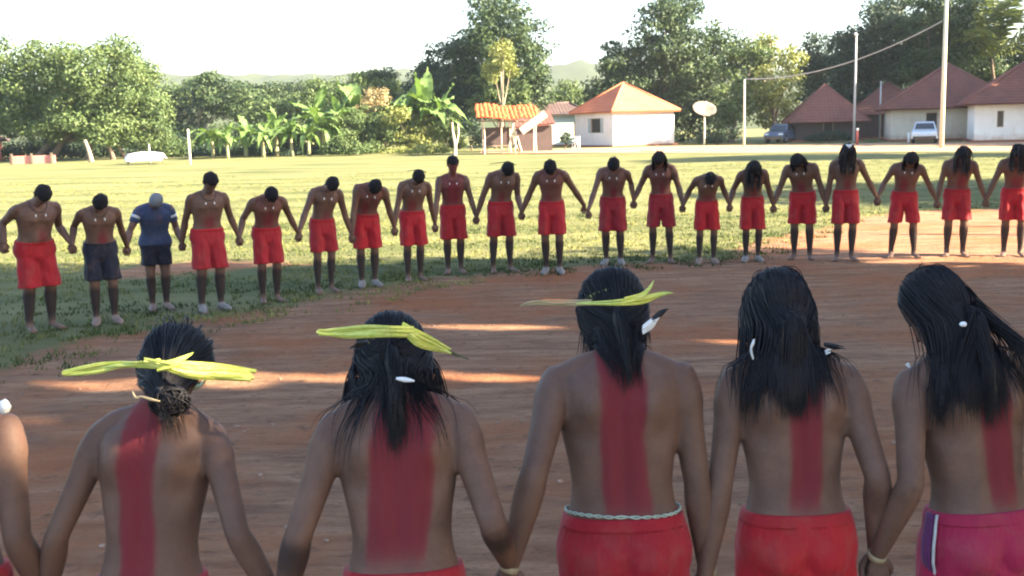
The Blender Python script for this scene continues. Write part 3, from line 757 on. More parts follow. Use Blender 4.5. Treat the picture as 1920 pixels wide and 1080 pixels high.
# P3: hair gathered to a point
long_hair(P3, 2000, .30, backflow(P3), ptoloc(P3, 1180, 690, fl[3][1] - .03), .42, 24, lift=.014, wave=.03, grav=.3, region=lambda a, z: z > .04)
long_hair(P3, 200, .16, backflow(P3, lat=4), None, 0, 25, lift=.012, wave=.05, grav=.45, region=lambda a, z: z < .13)
# P4: straight hair spread over the back
long_hair(P4, 3200, lambda p: .385, backflow(P4), ptoloc(P4, 1474, 720, fl[4][1] - .06), .10, 26, lift=.016, wave=.02, grav=.40, lo=.06, region=lambda a, z: math.sin(a) < .35, rad=.0013)
long_hair(P4, 160, .37, backflow(P4), ptoloc(P4, 1385, 740, fl[4][1] - .04), .25, 36, lift=.012, wave=.03, grav=.40, lo=.0, rad=.0022, region=lambda a, z: math.cos(a) < -.5)
# P5: two locks
long_hair(P5, 1700, .40, backflow(P5), ptoloc(P5, 1768, 700, fl[5][1] - .03), .22, 27, lift=.014, wave=.025, grav=.36, lo=.06, region=lambda a, z: math.cos(a) < .15 and math.sin(a) < .5, rad=.0013)
long_hair(P5, 1700, .41, backflow(P5), ptoloc(P5, 1862, 690, fl[5][1] - .05), .30, 28, lift=.014, wave=.025, grav=.36, lo=.06, region=lambda a, z: math.cos(a) > -.1 and math.sin(a) < .5, rad=.0013)
long_hair(P5, 130, .42, backflow(P5, lat=3), ptoloc(P5, 1930, 650, fl[5][1] - .02), .7, 29, lift=.01, wave=.04, grav=.3, region=lambda a, z: math.cos(a) > .4, rad=.0013)
for (px, py) in ((1806, 608),): 
    g = Geo(); g.ball(np.array(ptoloc(P5, px, py, fl[5][1] - .11)), (.010, .008, .007)); g.build('hair_tie', M['feather_w'], P5.root)

def band(q, z, tilt, w, m, name='leaf_headband', grow=.017):
    a = np.linspace(0, 2 * PI, 49)[:-1]; R = []
    for k in (-.5, .5):
        for gr in ((grow, grow + .003) if k < 0 else (grow + .003, grow)):
            P = []
            for t in a:
                zz = z + k * w + tilt * -math.sin(t)
                hw = np.interp(zz, HEADR[:, 0], HEADR[:, 1]); yb = np.interp(zz, HEADR[:, 0], HEADR[:, 2]); yf = np.interp(zz, HEADR[:, 0], HEADR[:, 3])
                P.append([(hw + gr) * math.cos(t), (yb + yf) / 2 + ((yf - yb) / 2 + gr) * math.sin(t), zz])
            R.append(q.head(P) * q.s)
    R.append(R[0])
    return Geo().rings(np.array(R), cap=False).build(name, m, q.root)
rw = np.random.default_rng(91)
def wing(q, pts, y, w, m, par, name='leaf_wing', **k):
    # a strip of palm leaf: a few torn fibres lying over one another
    P = np.array([q.toloc(at_y(px, py, y + dy)) for px, py, dy in pts]); w = np.array(w); g = Geo(); n = 5 if w.max() > .012 else 1
    for j in range(n):
        off = (j - (n - 1) / 2) / n; Q = P.copy(); Q[:, 2] += off * w * .95; Q[:, 1] += rw.uniform(-.006, .006, len(P)); Q[:, 2] += rw.normal(0, .0016, len(P))
        e = nrm(Q[-1] - Q[-2]) * rw.uniform(-.006, .010); Q[-1] = Q[-1] + e
        if n > 1 and j % 2: Q = Q[:max(3, len(Q))]
        r_ = ribbon(name, Q, w * (.40 if n > 1 else 1) * rw.uniform(.8, 1.15), m, par, fold=rw.uniform(.02, .14), up=nrm([rw.uniform(-.1, .1), rw.uniform(-.5, .3), 1]))
        me = r_.data; V = np.empty(len(me.vertices) * 3); me.vertices.foreach_get('co', V); g.add(V.reshape(-1, 3), [tuple(p.vertices) for p in me.polygons]); D.objects.remove(r_); D.meshes.remove(me)
    return g.build(name, m, par, smooth=False)
yb = fl[1][1] + .02
hb = band(P1, .095, -.035, .020, M['palm_leaf'])
wing(P1, [(300, 682, -.055), (262, 684, -.05), (225, 684, -.02), (180, 690, 0), (117, 700, .01)], yb, [.022, .015, .016, .024, .014], M['palm_leaf'], hb)
wing(P1, [(272, 678, -.06), (315, 686, -.07), (360, 695, -.05), (420, 699, -.02), (474, 704, 0)], yb, [.018, .026, .040, .038, .028], M['palm_leaf'], hb)
wing(P1, [(296, 688, -.065), (330, 680, -.07), (356, 664, -.05)], yb, [.020, .022, .006], M['palm_leaf'], hb, name='leaf_tip')
yb = fl[2][1] + .02
hb = band(P2, .095, -.035, .020, M['palm_leaf'])
wing(P2, [(776, 622, -.06), (735, 622, -.07), (690, 622, -.04), (645, 624, 0), (598, 622, .02)], yb, [.026, .028, .030, .024, .012], M['palm_leaf'], hb)
wing(P2, [(755, 612, -.06), (780, 632, -.06), (808, 644, -.03), (846, 660, 0)], yb, [.024, .036, .028, .012], M['palm_leaf'], hb)
wing(P2, [(838, 655, 0), (858, 665, .01), (876, 673, .01)], yb, [.012, .008, .005], M['dark_stem'], hb, name='leaf_stem')
wing(P2, [(690, 640, -.01), (672, 646, 0), (660, 651, 0)], yb, [.008, .016, .006], M['feather_b'], P2.root, name='feather_earring')
yb = fl[3][1] + .02
hb = band(P3, .095, -.035, .018, M['palm_leaf'])
wing(P3, [(1080, 569, -.02), (1150, 567, -.09), (1205, 561, -.05), (1240, 552, 0), (1258, 549, 0)], yb, [.008, .013, .018, .011, .005], M['palm_leaf'], hb)
wing(P3, [(1170, 564, -.08), (1205, 552, -.06), (1222, 534, -.03)], yb, [.012, .016, .005], M['palm_leaf'], hb, name='leaf_tip')
wing(P3, [(1110, 568, -.05), (1050, 569, 0), (1000, 568, .02), (976, 574, .03)], yb, [.010, .013, .012, .004], M['dry_leaf'], hb, name='straw')
wing(P3, [(1205, 618, -.02), (1222, 606, -.01), (1232, 598, 0)], yb, [.020, .026, .014], M['feather_w'], P3.root, name='feather_earring')
wing(P3, [(1222, 600, -.01), (1236, 590, 0), (1249, 581, 0)], yb, [.010, .018, .008], M['feather_b'], P3.root, name='feather_earring')
g = Geo()
for ph in (0, PI):
    tr3 = torso_rings(make_pose(8, 12, 0, 28, 0, 0), 1.08, 1, 0, grow=.008, z_lo=.990, z_hi=.998, steps=2, n=120)[1] * P3.s; a = np.arange(120) * .9 + ph
    tr3[:, 2] += .0035 * np.sin(a) + .004 * np.sin(np.arange(120) * .11); tr3[:, 1] += .002 * np.cos(a); g.tube(np.vstack([tr3, tr3[:1]]), .0024, 6)
g.build('belt_cord', M['belt'], P3.root)
wing(P4, [(1545, 646, 0), (1562, 650, 0), (1580, 653, 0)], fl[4][1] + .05, [.010, .014, .006], M['feather_b'], P4.root, name='feather_earring')
wing(P4, [(1548, 660, 0), (1560, 656, 0)], fl[4][1] + .05, [.014, .010], M['feather_w'], P4.root, name='feather_earring')
wing(P4, [(1412, 672, 0), (1408, 656, 0), (1414, 640, 0)], fl[4][1] + .05, [.008, .016, .006], M['shell'], P4.root, name='shell_earring')
g = Geo(); g.tube([np.array(ptoloc(P0, 6, 775, 2.62)), np.array(ptoloc(P0, 10, 763, 2.62)), np.array(ptoloc(P0, 5, 750, 2.62))], [.008, .015, .008], 8, sub=2); g.build('shell_earring', M['shell'], P0.root)
wing(P5, [(1706, 690, 0), (1700, 680, 0)], fl[5][1] + .09, [.006, .012], M['shell'], P5.root, name='shell_earring')
def bracelet(q, sg, m, w=.017):
    S, el, Wr, dh = q.jts[sg]; d = nrm(Wr - el); Geo().tube(np.array([Wr - d * .004, Wr - d * .004 + d * w * .5, Wr - d * .004 + d * w]) * q.s, np.array([.0275, .0285, .0275]) * q.s, 18).build('bracelet', m, q.root)
bracelet(P3, -1, M['cream_band']); bracelet(P3, 1, M['cream_band']); bracelet(P5, -1, M['cream_band'])
# white stripe and purple side panel on the magenta shorts
q = P5; tr5 = torso_rings(make_pose(8, 12, -3, 0, 0, 0), 1, 1, 0, grow=.0185, z_lo=.79, z_hi=.985, steps=14, n=120, detail=.6)
def side_strip(j0, j1, grow_, m, name):
    R = []
    for ring in tr5:
        c3 = ring.mean(0); o = ring[j0:j1 + 1]; i_ = c3 + (o - c3) * .97; R.append(np.vstack([o, i_[::-1]]) + 0)
    z = R[0].copy()
    for zz in (.74, .68, .60, .54):
        k = z.copy(); k[:, 2] = zz; k[:, 0] -= (.79 - zz) * .12; R.insert(0, k)
    Geo().rings(np.array(R) * q.s).build(name, m, q.root)
side_strip(66, 67, 0, M['white_cloth'], 'side_stripe'); side_strip(60, 65, 0, M['purple'], 'side_panel')

# ------------------------------------------------------------------ far row, facing the camera
FAR = [  # foot x, foot y, head top y, head x
    (-62, 640, 350, -60), (80, 618, 345, 97), (200, 606, 362, 207), (301, 580, 360, 312), (399, 582, 322, 395), (508, 566, 347, 512), (611, 548, 330, 627), (692, 537, 332, 718),
    (778, 526, 316, 790), (853, 512, 291, 857), (942, 510, 301, 953), (1037, 513, 297, 1037), (1150, 496, 293, 1160), (1240, 492, 283, 1249), (1325, 494, 318, 1325),
    (1410, 490, 300, 1403), (1503, 486, 287, 1484), (1583, 488, 270, 1572), (1692, 482, 284, 1705), (1790, 480, 274, 1800), (1897, 480, 270, 1905)]
HJ = [(8, 468), (136, 470), (238, 472), (342, 466), (449, 455), (560, 447), (660, 450), (740, 436), (816, 430), (893, 416), (978, 408), (1103, 405), (1188, 386), (1280, 394), (1368, 392), (1450, 394), (1549, 394), (1645, 380), (1757, 386), (1848, 384), (1958, 384)]
WR = [.52] * 21
far_loc = [at_z(a, b) for a, b, _, _ in FAR]
HJW = []
for i, (px, py) in enumerate(HJ):
    y = (far_loc[i][1] + far_loc[min(i + 1, 20)][1]) / 2; HJW.append(at_y(px, py, y - .02))
FK = {  # special looks: pose and clothes; s is solved from the picture height
    0: dict(label='shirtless person at the very left edge of the far row, only a hand in view', hp=40),
    1: dict(label='heavyset shirtless man in long red shorts, leftmost of the far row, head bowed', wide=1.22, deep=1.25, belly=.05, hp=34, hy=-15, front=(-.03, .05, .98, 1.13), hem=.48, seed=1),
    2: dict(label='shirtless person in dark navy shorts beside the grey-shirted person', wide=1.08, deep=1.1, belly=.02, hp=44, hy=-25, shorts='navy', front=(-.02, .05, .96, 1.15), shoes='shoe_d'),
    3: dict(label='person in blue grey t-shirt and dark shorts with pale hair in the far row', wide=1.16, deep=1.1, hp=46, hy=-20, shorts='navy', shirt='slate', hair='grey', hem=.60, necklace=False, shoes='shoe_d'),
    4: dict(label='tall shirtless man in red shorts standing upright right of the grey shirt', wide=1.1, hp=28, lean=4, curve=4, front=(0, .06, .98, 1.15), shoes='shoe_w'),
    5: dict(label='person in red shorts, arms spread, second right of the grey shirt', hp=46, lean=12, curve=14, front=(0, .07, .98, 1.25)),
    6: dict(label='shirtless person in red shorts below the dry pinkish bush, head hanging to the right', hp=44, lean=10, curve=12, side=-5, hy=-20),
    7: dict(label='person in red shorts and pale shoes, bent far over to the right', hp=50, lean=14, curve=20, side=-9, hy=-15, shoes='shoe_w'),
    8: dict(label='cropped-haired person in red shorts standing left of the one painted red', hp=46, lean=8, curve=10, side=-3),
    9: dict(label='upright person with torso painted red, red shorts, below the slender pale trunk', hp=12, lean=2, curve=2, full_red=.55, front=(0, .1, .98, 1.4), hem=.50, necklace=True),
    10: dict(label='shirtless person in red shorts bowing below the open tiled hut, dark calves', hp=48, lean=10, curve=12, side=-3),
    11: dict(label='person in red shorts and pale shoes with arms spread widest, below the dark shed', hp=50, lean=8, curve=12, shoes='shoe_w'),
    12: dict(label='shirtless person in crimson shorts bowing below the left wall of the white house', hp=44, lean=8, curve=12, side=-5, shoes='shoe_w', shorts='red_cloth2'),
    13: dict(label='shirtless person in crimson shorts bowing below the bright wall of the white house', hp=40, lean=6, curve=10, hair='mid', shorts='red_cloth2'),
    14: dict(label='small person bowing deepest of all, below the satellite dish', hp=55, lean=14, curve=22, arm_dark=.5, shoes='shoe_d'),
    15: dict(label='slim long-haired person in pale shoes, bowing below the thin pale pole', hp=46, lean=10, curve=16, side=3, hair='mid', shoes='shoe_w', wide=.92),
    16: dict(label='shirtless person in wide red shorts with hair swept left, below the blue grey car', hp=44, lean=10, curve=14, side=4, hr=8, hair='mid'),
    17: dict(label='person with white feather tuft on the head and spread arms, below the grey lamp pole', hp=36, lean=4, curve=8, hair='mid', side=2),
    18: dict(label='shirtless person in red shorts, legs apart, just left of the tall pole', hp=44, lean=6, curve=12, hair='mid', stance=.16, side=-4),
    19: dict(label='long-haired person in red shorts bowing just right of the tall pole', hp=40, lean=4, curve=10, hair='mid', stance=.11, side=-2),
    20: dict(label='rightmost long-haired person of the far row, partly cut by the photo edge', hp=36, lean=4, curve=10, hair='mid', wide=1.05)}
GR = 'people of the far row holding hands, facing the camera'
FP = []
for i, (fx, fy, ty, hx) in enumerate(FAR):
    k = dict(FK[i]); loc = far_loc[i]; face = np.array([1.0 - loc[0] * .9, 4.0 - loc[1]]); yaw = math.atan2(-face[0], face[1])
    ln, cv, hpv = k.get('lean', 8) + 5, k.get('curve', 10) + 9, k.get('hp', 44) + 6
    rv = np.random.default_rng(100 + i); yaw += rv.uniform(-.16, .16); k['wide'] = k.get('wide', 1.0) * rv.uniform(1.0, 1.13); k.setdefault('full_red', rv.choice([0, .15, .3])); k['armw'] = rv.uniform(1.05, 1.18); k.setdefault('hem', rv.uniform(.49, .55)); k.setdefault('stance', rv.uniform(.085, .125)); k.setdefault('knee', rv.uniform(0, .03))
    # the standing height that makes the bowed figure reach the photo's head top
    q0 = make_pose(ln, cv, k.get('side', 0), hpv, k.get('hy', 0), k.get('hr', 0)); top = q0.head(np.array([[.0, .09 * math.cos(t), .09 + .115 * math.sin(t)] for t in np.linspace(0, 2 * PI, 30)]))[:, 2].max() + .012
    want = at_y(hx, ty, loc[1] - .08)[2]; s = want / top
    k['group'] = GR; k.setdefault('seed', i); k['lean'] = ln; k['curve'] = cv; k['hp'] = hpv
    k.setdefault('front', (rv.uniform(-.04, .04), rv.uniform(.04, .08), .97, rv.uniform(1.08, 1.25)))
    tr_ = HJW[i - 1] if i > 0 else None; tl_ = HJW[i]
    FP.append(person(loc, yaw, s, tl=tl_, tr=tr_, voxel=.0105, **k)); print('far', i, round(s, 3), np.round(loc, 2))
    if i in (17, 19, 15, 20): long_hair(FP[-1], 110, .30, headflow(FP[-1], FP[-1].s, -.1), None, 0, 60 + i, lift=.02, wave=.05, grav=.4, rad=.006, steps=12)
q = FP[17]; c = q.head([[0, -.01, .205]])[0] * q.s; g = Geo()
for a in (-.5, -.1, .3, .6): g.tube([c, c + [a * .03, 0, .03], c + [a * .08, 0, .06]], [.004, .012, .004], 5)
g.build('feather_headdress', M['feather_w'], q.root)
q = FP[14]; c = q.head([[0, -.02, .205]])[0] * q.s; Geo().tube([c, c + [0, .0, .05], c + [.004, 0, .095]], [.006, .005, .003], 6).build('headdress_stem', M['dark_stem'], q.root)
q = FP[8]; c = q.head([[-.08, -.02, .16]])[0] * q.s; ribbon('leaf_headband', [q.head([[-.10, -.05, .15]])[0] * q.s, q.head([[0, -.09, .16]])[0] * q.s, q.head([[.17, -.07, .15]])[0] * q.s], [.01, .014, .006], M['dark_stem'], q.root)
q = FP[10]; ribbon('leaf_headband', [q.head([[-.10, -.05, .15]])[0] * q.s, q.head([[0, -.09, .16]])[0] * q.s, q.head([[.26, -.06, .14]])[0] * q.s], [.01, .014, .006], M['dark_stem'], q.root)

# ------------------------------------------------------------------ foliage
def foliage_mat(name, dark, light, trans=.25):
    m = D.materials.new(name); m.use_nodes = True; nt = m.node_tree; b = nt.nodes['Principled BSDF']; out = nt.nodes['Material Output']
    c = ramp(nt, att(nt, 'tint'), [(0, dark), (1, light)])
    nt.links.new(c, b.inputs['Base Color']); b.inputs['Roughness'].default_value = .6; b.inputs['Specular IOR Level'].default_value = .25
    tr = nd(nt, 'ShaderNodeBsdfTranslucent'); nt.links.new(mix(nt, 1.0, c, (1.0, 1.05, .5), 'MULTIPLY'), tr.inputs[0])
    ms = nd(nt, 'ShaderNodeMixShader'); ms.inputs[0].default_value = trans
    nt.links.new(b.outputs[0], ms.inputs[1]); nt.links.new(tr.outputs[0], ms.inputs[2]); nt.links.new(ms.outputs[0], out.inputs[0]); return m
M['mango'] = foliage_mat('shade_darkened_leaves', (.018, .040, .021), (.066, .098, .035), .18)  # leaf colour darkened to carry the shade on the trees' near sides
M['light_green'] = foliage_mat('light_leaves', (.040, .074, .028), (.118, .160, .055))
M['deep_green'] = foliage_mat('deep_leaves', (.012, .028, .020), (.034, .058, .028), .12)
M['yellow_bush'] = foliage_mat('yellow_green_leaves', (.110, .140, .035), (.26, .27, .085))
M['dry_bush'] = foliage_mat('dry_leaves', (.20, .15, .08), (.40, .32, .17))
M['banana'] = foliage_mat('banana_leaves', (.085, .150, .045), (.17, .26, .085), .35)
M['palm'] = foliage_mat('palm_leaves', (.09, .125, .040), (.21, .24, .10), .3)
M['bark'] = varied('grey_bark', (.17, .13, .10), (.09, .07, .055), 3, .9, .1, .6, .05, (1, 1, .3))
M['pale_bark'] = varied('pale_bark', (.30, .25, .19), (.20, .16, .12), 3, .9, .1, .4, .05, (1, 1, .3))

def leaf_quads(P, N, size, rg, asp=.5):
    n = len(P); r = rg.normal(0, 1, (n, 3)); N = N / (np.linalg.norm(N, axis=1)[:, None] + 1e-9)
    N = N + rg.normal(0, .55, (n, 3)); N /= np.linalg.norm(N, axis=1)[:, None]
    T = np.cross(N, r); T /= np.linalg.norm(T, axis=1)[:, None] + 1e-9; B = np.cross(N, T); L = (size * rg.uniform(.6, 1.3, n))[:, None]
    V = np.stack([P - T * L / 2, P + B * L * asp / 2 + T * L * .05, P + T * L / 2, P - B * L * asp / 2 + T * L * .05], 1)
    return V.reshape(-1, 3)
def crown_points(lobes, pr, leaf, dens, rg, fill=.35):
    """lobes: centre, (rx, ry, rz); leaves sit on many small puffs spread over and inside each lobe"""
    P = []; N = []; T = []
    for c, r in lobes:
        c = np.array(c, float); r = np.array(r, float) * np.ones(3)
        area = 4 * PI * (((r[0] * r[1]) ** 1.6 + (r[0] * r[2]) ** 1.6 + (r[1] * r[2]) ** 1.6) / 3) ** (1 / 1.6)
        n = max(5, int(area / (pr * pr) * .62)); u = rg.normal(0, 1, (n, 3)); u /= np.linalg.norm(u, axis=1)[:, None]
        k = np.where(rg.uniform(0, 1, n) < fill, rg.uniform(.2, .8, n), rg.uniform(.80, 1.04, n))
        cs = c + u * r * k[:, None]
        for cc in cs:
            q = pr * rg.uniform(.55, 1.35); m = int(dens * q * q * 4 * PI / (leaf * leaf) * .85) + 8
            w = rg.normal(0, 1, (m, 3)); w /= np.linalg.norm(w, axis=1)[:, None]; rr = q * rg.uniform(.55, 1.08, m)[:, None] * np.array([1.1, 1.1, .72])
            P.append(cc + w * rr); N.append(w + np.array([0, 0, .5])); t = rg.uniform(.15, .85)
            T.append(np.clip(t + rg.normal(0, .16, m), 0, 1))
    P = np.vstack(P); N = np.vstack(N); T = np.concatenate(T); k = P[:, 2] > .12
    return P[k], N[k], T[k]
def crown(name, lobes, pr, leaf, m, parent, rg, dens=1.0, cut=None, fill=.35, asp=.5):
    P, N, T = crown_points(lobes, pr, leaf, dens, rg, fill)
    if cut is not None: k = cut(P); P, N, T = P[k], N[k], T[k]
    V = leaf_quads(P, N, leaf, rg, asp); n = len(P)
    if parent is not None: V = V - np.array(parent.location)
    return mesh(name, V, np.arange(n * 4).reshape(-1, 4), m, parent, False, {'tint': np.repeat(T, 4)})
def tree(base, lobes, pr, leaf, m, label, rg, trunk_r=.3, group=None, bark='bark', dens=1.0, cut=None, limbs=True, trunks=None, name='tree', cat='tree', fill=.35):
    base = np.array([base[0], base[1], 0.0]); root = empty(name, base, 0, label, cat, group)
    crown('crown', lobes, pr, leaf, M[m], root, rg, dens, cut, fill)
    zl = min(c[2] - np.ravel(r)[-1] for c, r in lobes); g = Geo(); cz = np.mean([c[2] for c, r in lobes]); cx = np.mean([c[0] for c, r in lobes]); cy = np.mean([c[1] for c, r in lobes])
    for dx, dy, tr in (trunks or [(0, 0, trunk_r)]):
        b = np.array([dx, dy, -.1]); top = np.array([(cx - base[0]) * .5 + dx * .5, (cy - base[1]) * .5 + dy * .5, max(zl, .5) + (cz - zl) * .5])
        mid = (b + top) / 2 + np.array([rg.uniform(-.2, .2), rg.uniform(-.2, .2), 0])
        g.tube([b, b + [0, 0, .4], mid, top], [tr * 1.4, tr, tr * .8, tr * .45], 9, sub=3)
        if limbs:
            for c, r in lobes:
                e = np.array(c) - base + rg.normal(0, .2, 3); g.tube([mid, (mid + e) / 2 + [0, 0, -.2], e], [tr * .55, tr * .35, tr * .12], 6, sub=2)
    g.build('trunk', M[bark], root); return root
def lobes_px(L, dist, deep=.8, jit=2.0, rg=None):
    """lobes given by where they stand in the view (centre and radii in photo pixels) at a distance"""
    out = []
    for cx, cy, rx_, ry_ in L:
        y = dist + (rg.uniform(-jit, jit) if rg is not None else 0); c = at_y(cx, cy, y); k = y / F
        out.append((c, (rx_ * k, rx_ * k * deep, ry_ * k)))
    return out
rt = np.random.default_rng(77)
def bgtree(L, dist, bx, m, label, pr=.9, leaf=.29, tr=.28, **k):
    b = at_y(bx, 300, dist); return tree((b[0], b[1]), lobes_px(L, dist, rg=rt), pr, leaf, m, label, rt, tr, **k)

# shade trees outside the frame, between the low sun and the ring: a = along the sun, q = across
AZ = SUN_AZ; NQ = np.array([.309, .951])
def aq(a, q): return AZ * a + NQ * q
TE = math.tan(SUN_EL)
def shade_cut(gaps):
    gaps = np.array(gaps, float)
    def f(P):
        keep = np.ones(len(P), bool); a = P[:, :2] @ AZ; q = P[:, :2] @ NQ
        for ga, gq, gz_, ra, rq in gaps:   # a sun fleck landing at (ga, gq, gz): half sizes ra along, rq across
            ha = a - (P[:, 2] - gz_) / TE
            keep &= ~((((ha - ga) / (ra + .12)) ** 2 + ((q - gq) / (rq + .09)) ** 2) < 1)
        return keep
    return f
def fl_g(px, py, la, wq, z=0.0, y=None):
    p = at_z(px, py, z) if y is None else at_y(px, py, y); return (p[:2] @ AZ, p[:2] @ NQ, p[2], la, wq)
GAPS = [fl_g(180, 724, .55, .13), fl_g(380, 716, .7, .12), fl_g(560, 706, .8, .11), fl_g(860, 705, .95, .14), fl_g(900, 613, .8, .13), fl_g(1010, 612, .4, .1), fl_g(1370, 640, .5, .08), fl_g(700, 800, .4, .05),
        fl_g(60, 790, .2, .1), fl_g(1040, 565, .3, .1),
        fl_g(345, 655, .16, .05, y=fl[1][1]), fl_g(425, 688, .12, .05, y=fl[1][1]), fl_g(170, 685, .10, .04, y=fl[1][1]), fl_g(690, 615, .16, .06, y=fl[2][1]), fl_g(800, 630, .10, .04, y=fl[2][1]),
        fl_g(1205, 540, .14, .06, y=fl[3][1]), fl_g(20, 800, .16, .08, y=fl[0][1])]
cutter = shade_cut(GAPS)
SL = 'large shade tree standing right of the ring, outside the photograph'
rs = np.random.default_rng(3)
SLN = iter(['broad shade tree right of and slightly behind the camera', 'tall shade tree level with the near row, out of frame right', 'largest shade tree level with the middle of the ring, out of frame right', 'low shade tree beyond the bright dirt, out of frame right', 'high-crowned tree by the dirt road, out of frame right'])
def shade_tree(A, q, lobes, **k):
    b = aq(A, q); L = []
    for la, lq, lz, r in lobes:
        c = aq(A + la, lq); L.append((np.array([c[0], c[1], lz]), r))
    return tree(b, L, 1.0, .42, 'mango', next(SLN), rs, .35, group='shade trees right of the ring', cut=cutter, fill=.5, **k)
shade_tree(13.7, -4, [(0, -7, 8, (4, 4, 4.5)), (0, -3, 9.5, (4, 4, 5)), (0, 0, 6.0, (3.5, 3.5, 3.5)), (-1, 1.5, 8.2, (3.5, 3.0, 3.0)), (1, -1, 9.5, (3.5, 3.5, 3.0))], dens=1.5)
shade_tree(13.7, 4, [(0, 1.5, 10.5, (4, 3.5, 4.5)), (0, 5, 7.0, (3.6, 3.6, 4.0)), (0, 5.5, 11.5, (4, 3.6, 4.2)), (-1, 2, 5.2, (3, 3, 2.6))], dens=1.5)
shade_tree(13.7, 11.5, [(0, 9, 10.5, (3.8, 3.6, 4.2)), (0, 9.5, 6.2, (3.4, 3.6, 3.6)), (0, 12.0, 7.6, (3.6, 3.2, 3.4)), (0, 11.4, 12.0, (3.6, 3.2, 3.4)), (0, 14.2, 8.6, (2.8, 2.6, 1.8)), (0, 12.6, 4.6, (2.6, 2.4, 2.0))], dens=1.5)
# trees that throw the green shade band behind the right half of the far row
shade_tree(18.0, 28, [(0, 28.0, 7.4, (3.5, 2.8, 2.6)), (0, 31.0, 8.6, (3.8, 3.0, 2.8)), (0, 33.4, 6.8, (3.2, 2.0, 2.4)), (0, 30, 5.2, (3, 3, 2))], dens=1.1)
shade_tree(22.5, 57, [(0, 54.5, 14.5, (3, 2.4, 3.0)), (0, 57.5, 13.0, (3.6, 3.4, 4.0)), (0, 55, 9.5, (3.6, 3.4, 3.4))], dens=.9)
# trees that keep the right-hand houses in the shade
rs2 = np.random.default_rng(8)
for lab_, (bx_, by_, L_) in zip(('leafy tree at the right end of the veranda house, out of frame', 'tallest tree behind the right-hand houses, out of frame', 'low wide tree beside the cream house, out of frame'), ((47, 66, [(47, 66, 8, (4.5, 5, 5)), (48, 71, 11, (4, 4.5, 5)), (46, 61, 6, (4, 4, 4))]), (52, 79, [(52, 79, 9, (5, 5.5, 5)), (52, 83, 14, (5, 5, 5)), (51, 75, 14, (4.5, 4.5, 4.5)), (54, 88, 16, (5, 5, 5)), (51, 79, 18, (4.5, 5, 4))]), (44, 74, [(46, 76, 7, (3.5, 6, 4.5)), (47, 80, 11, (4, 5, 4.5)), (47, 84, 7, (3.5, 4, 4.5))]))):
    tree((bx_, by_), [((a_, b_, c_), r_) for a_, b_, c_, r_ in L_], 1.0, .5, 'mango', lab_, rs2, .35, group='trees right of the red-roofed houses', fill=.5)
# posts whose thin shadows cross the bright dirt
for a, q, h in ((11.5, 19.5, 5.9), (9.8, 20.9, 4.3)):
    p = aq(a, q); r = empty('wooden_post', (p[0], p[1], 0), 0, 'taller wooden post beside the bright dirt, out of frame right' if h > 5 else 'shorter wooden post beside the bright dirt, out of frame right', 'post', 'wooden posts right of the frame')
    Geo().tube([[0, 0, -.2], [0, 0, h]], [.09, .07], 10).build('post_shaft', M['bark'], r)

# ------------------------------------------------------------------ background trees, left to right
bgtree([(-40, 165, 70, 80), (-10, 120, 55, 55), (-60, 240, 60, 50)], 92, -60, 'light_green', 'pale green tree cut by the left edge of the photo')
bgtree([(90, 170, 75, 60), (175, 150, 85, 62), (235, 135, 52, 55), (268, 205, 50, 55), (150, 226, 95, 40), (60, 215, 62, 42), (220, 236, 75, 34), (215, 95, 30, 26), (100, 115, 55, 35), (282, 228, 32, 42)], 90, 185,
       'light_green', 'huge broad mango tree with several trunks at the left of the field', pr=1.0, trunks=[(-5.5, 1, .28), (-3.8, 0, .3), (-.8, 0, .28), (1.2, 0, .2), (2.0, .5, .16)])
bgtree([(350, 205, 45, 45), (385, 170, 38, 30), (430, 185, 45, 32), (345, 255, 25, 35), (470, 200, 40, 30)], 118, 352, 'mango', 'rounded grey green tree behind the banana plants with a bare pale trunk', bark='pale_bark', leaf=.4)
bgtree([(560, 205, 40, 30), (505, 215, 42, 28), (600, 180, 30, 28)], 112, 560, 'light_green', 'low hazy tree behind the middle of the banana plants', leaf=.4)
bgtree([(660, 170, 36, 32), (705, 155, 34, 26), (745, 180, 40, 34), (690, 205, 60, 32)], 104, 700, 'light_green', 'mid green feathery tree behind the tall banana plants', leaf=.3)
bgtree([(720, 140, 22, 14), (700, 150, 16, 12)], 103, 715, 'deep_green', 'dark feathery treetop rising over the bushes left of the tall tree', leaf=.22, pr=.6)
bgtree([(815, 165, 50, 38), (850, 120, 48, 45), (800, 205, 55, 40), (870, 190, 60, 45), (790, 140, 24, 22)], 100, 850, 'deep_green', 'dark green lower tree leaning on the left of the tallest tree', leaf=.34)
bgtree([(935, 50, 58, 55), (900, 95, 50, 45), (985, 85, 42, 55), (925, 10, 38, 30), (960, 140, 66, 45), (1000, 160, 30, 45), (905, 160, 50, 40)], 98, 940, 'mango', 'tallest dark tree behind the tiled hut', leaf=.34, tr=.4)
bgtree([(942, 110, 20, 18), (925, 135, 18, 15), (960, 132, 18, 13), (940, 90, 14, 12)], 91, 940, 'yellow_bush', 'slender pale trunked tree with sparse yellow green crown in front of the tall tree', leaf=.26, pr=.5, tr=.13, bark='pale_bark', dens=.6)
bgtree([(905, 190, 26, 18), (945, 182, 30, 20), (980, 178, 20, 22), (925, 205, 40, 16)], 93, 930, 'light_green', 'bushy low tree just above the orange hut roof', leaf=.26, pr=.5, tr=.1)
bgtree([(1150, 150, 42, 40), (1190, 100, 48, 50), (1245, 60, 50, 55), (1265, 20, 45, 30), (1290, 110, 60, 60), (1215, 165, 80, 50), (1300, 180, 70, 50), (1135, 185, 32, 40), (1345, 85, 38, 45), (1340, 215, 45, 40), (1235, 225, 90, 45)], 101, 1250,
       'mango', 'very large dark spreading tree behind the white house', leaf=.36, pr=1.0, tr=.45)
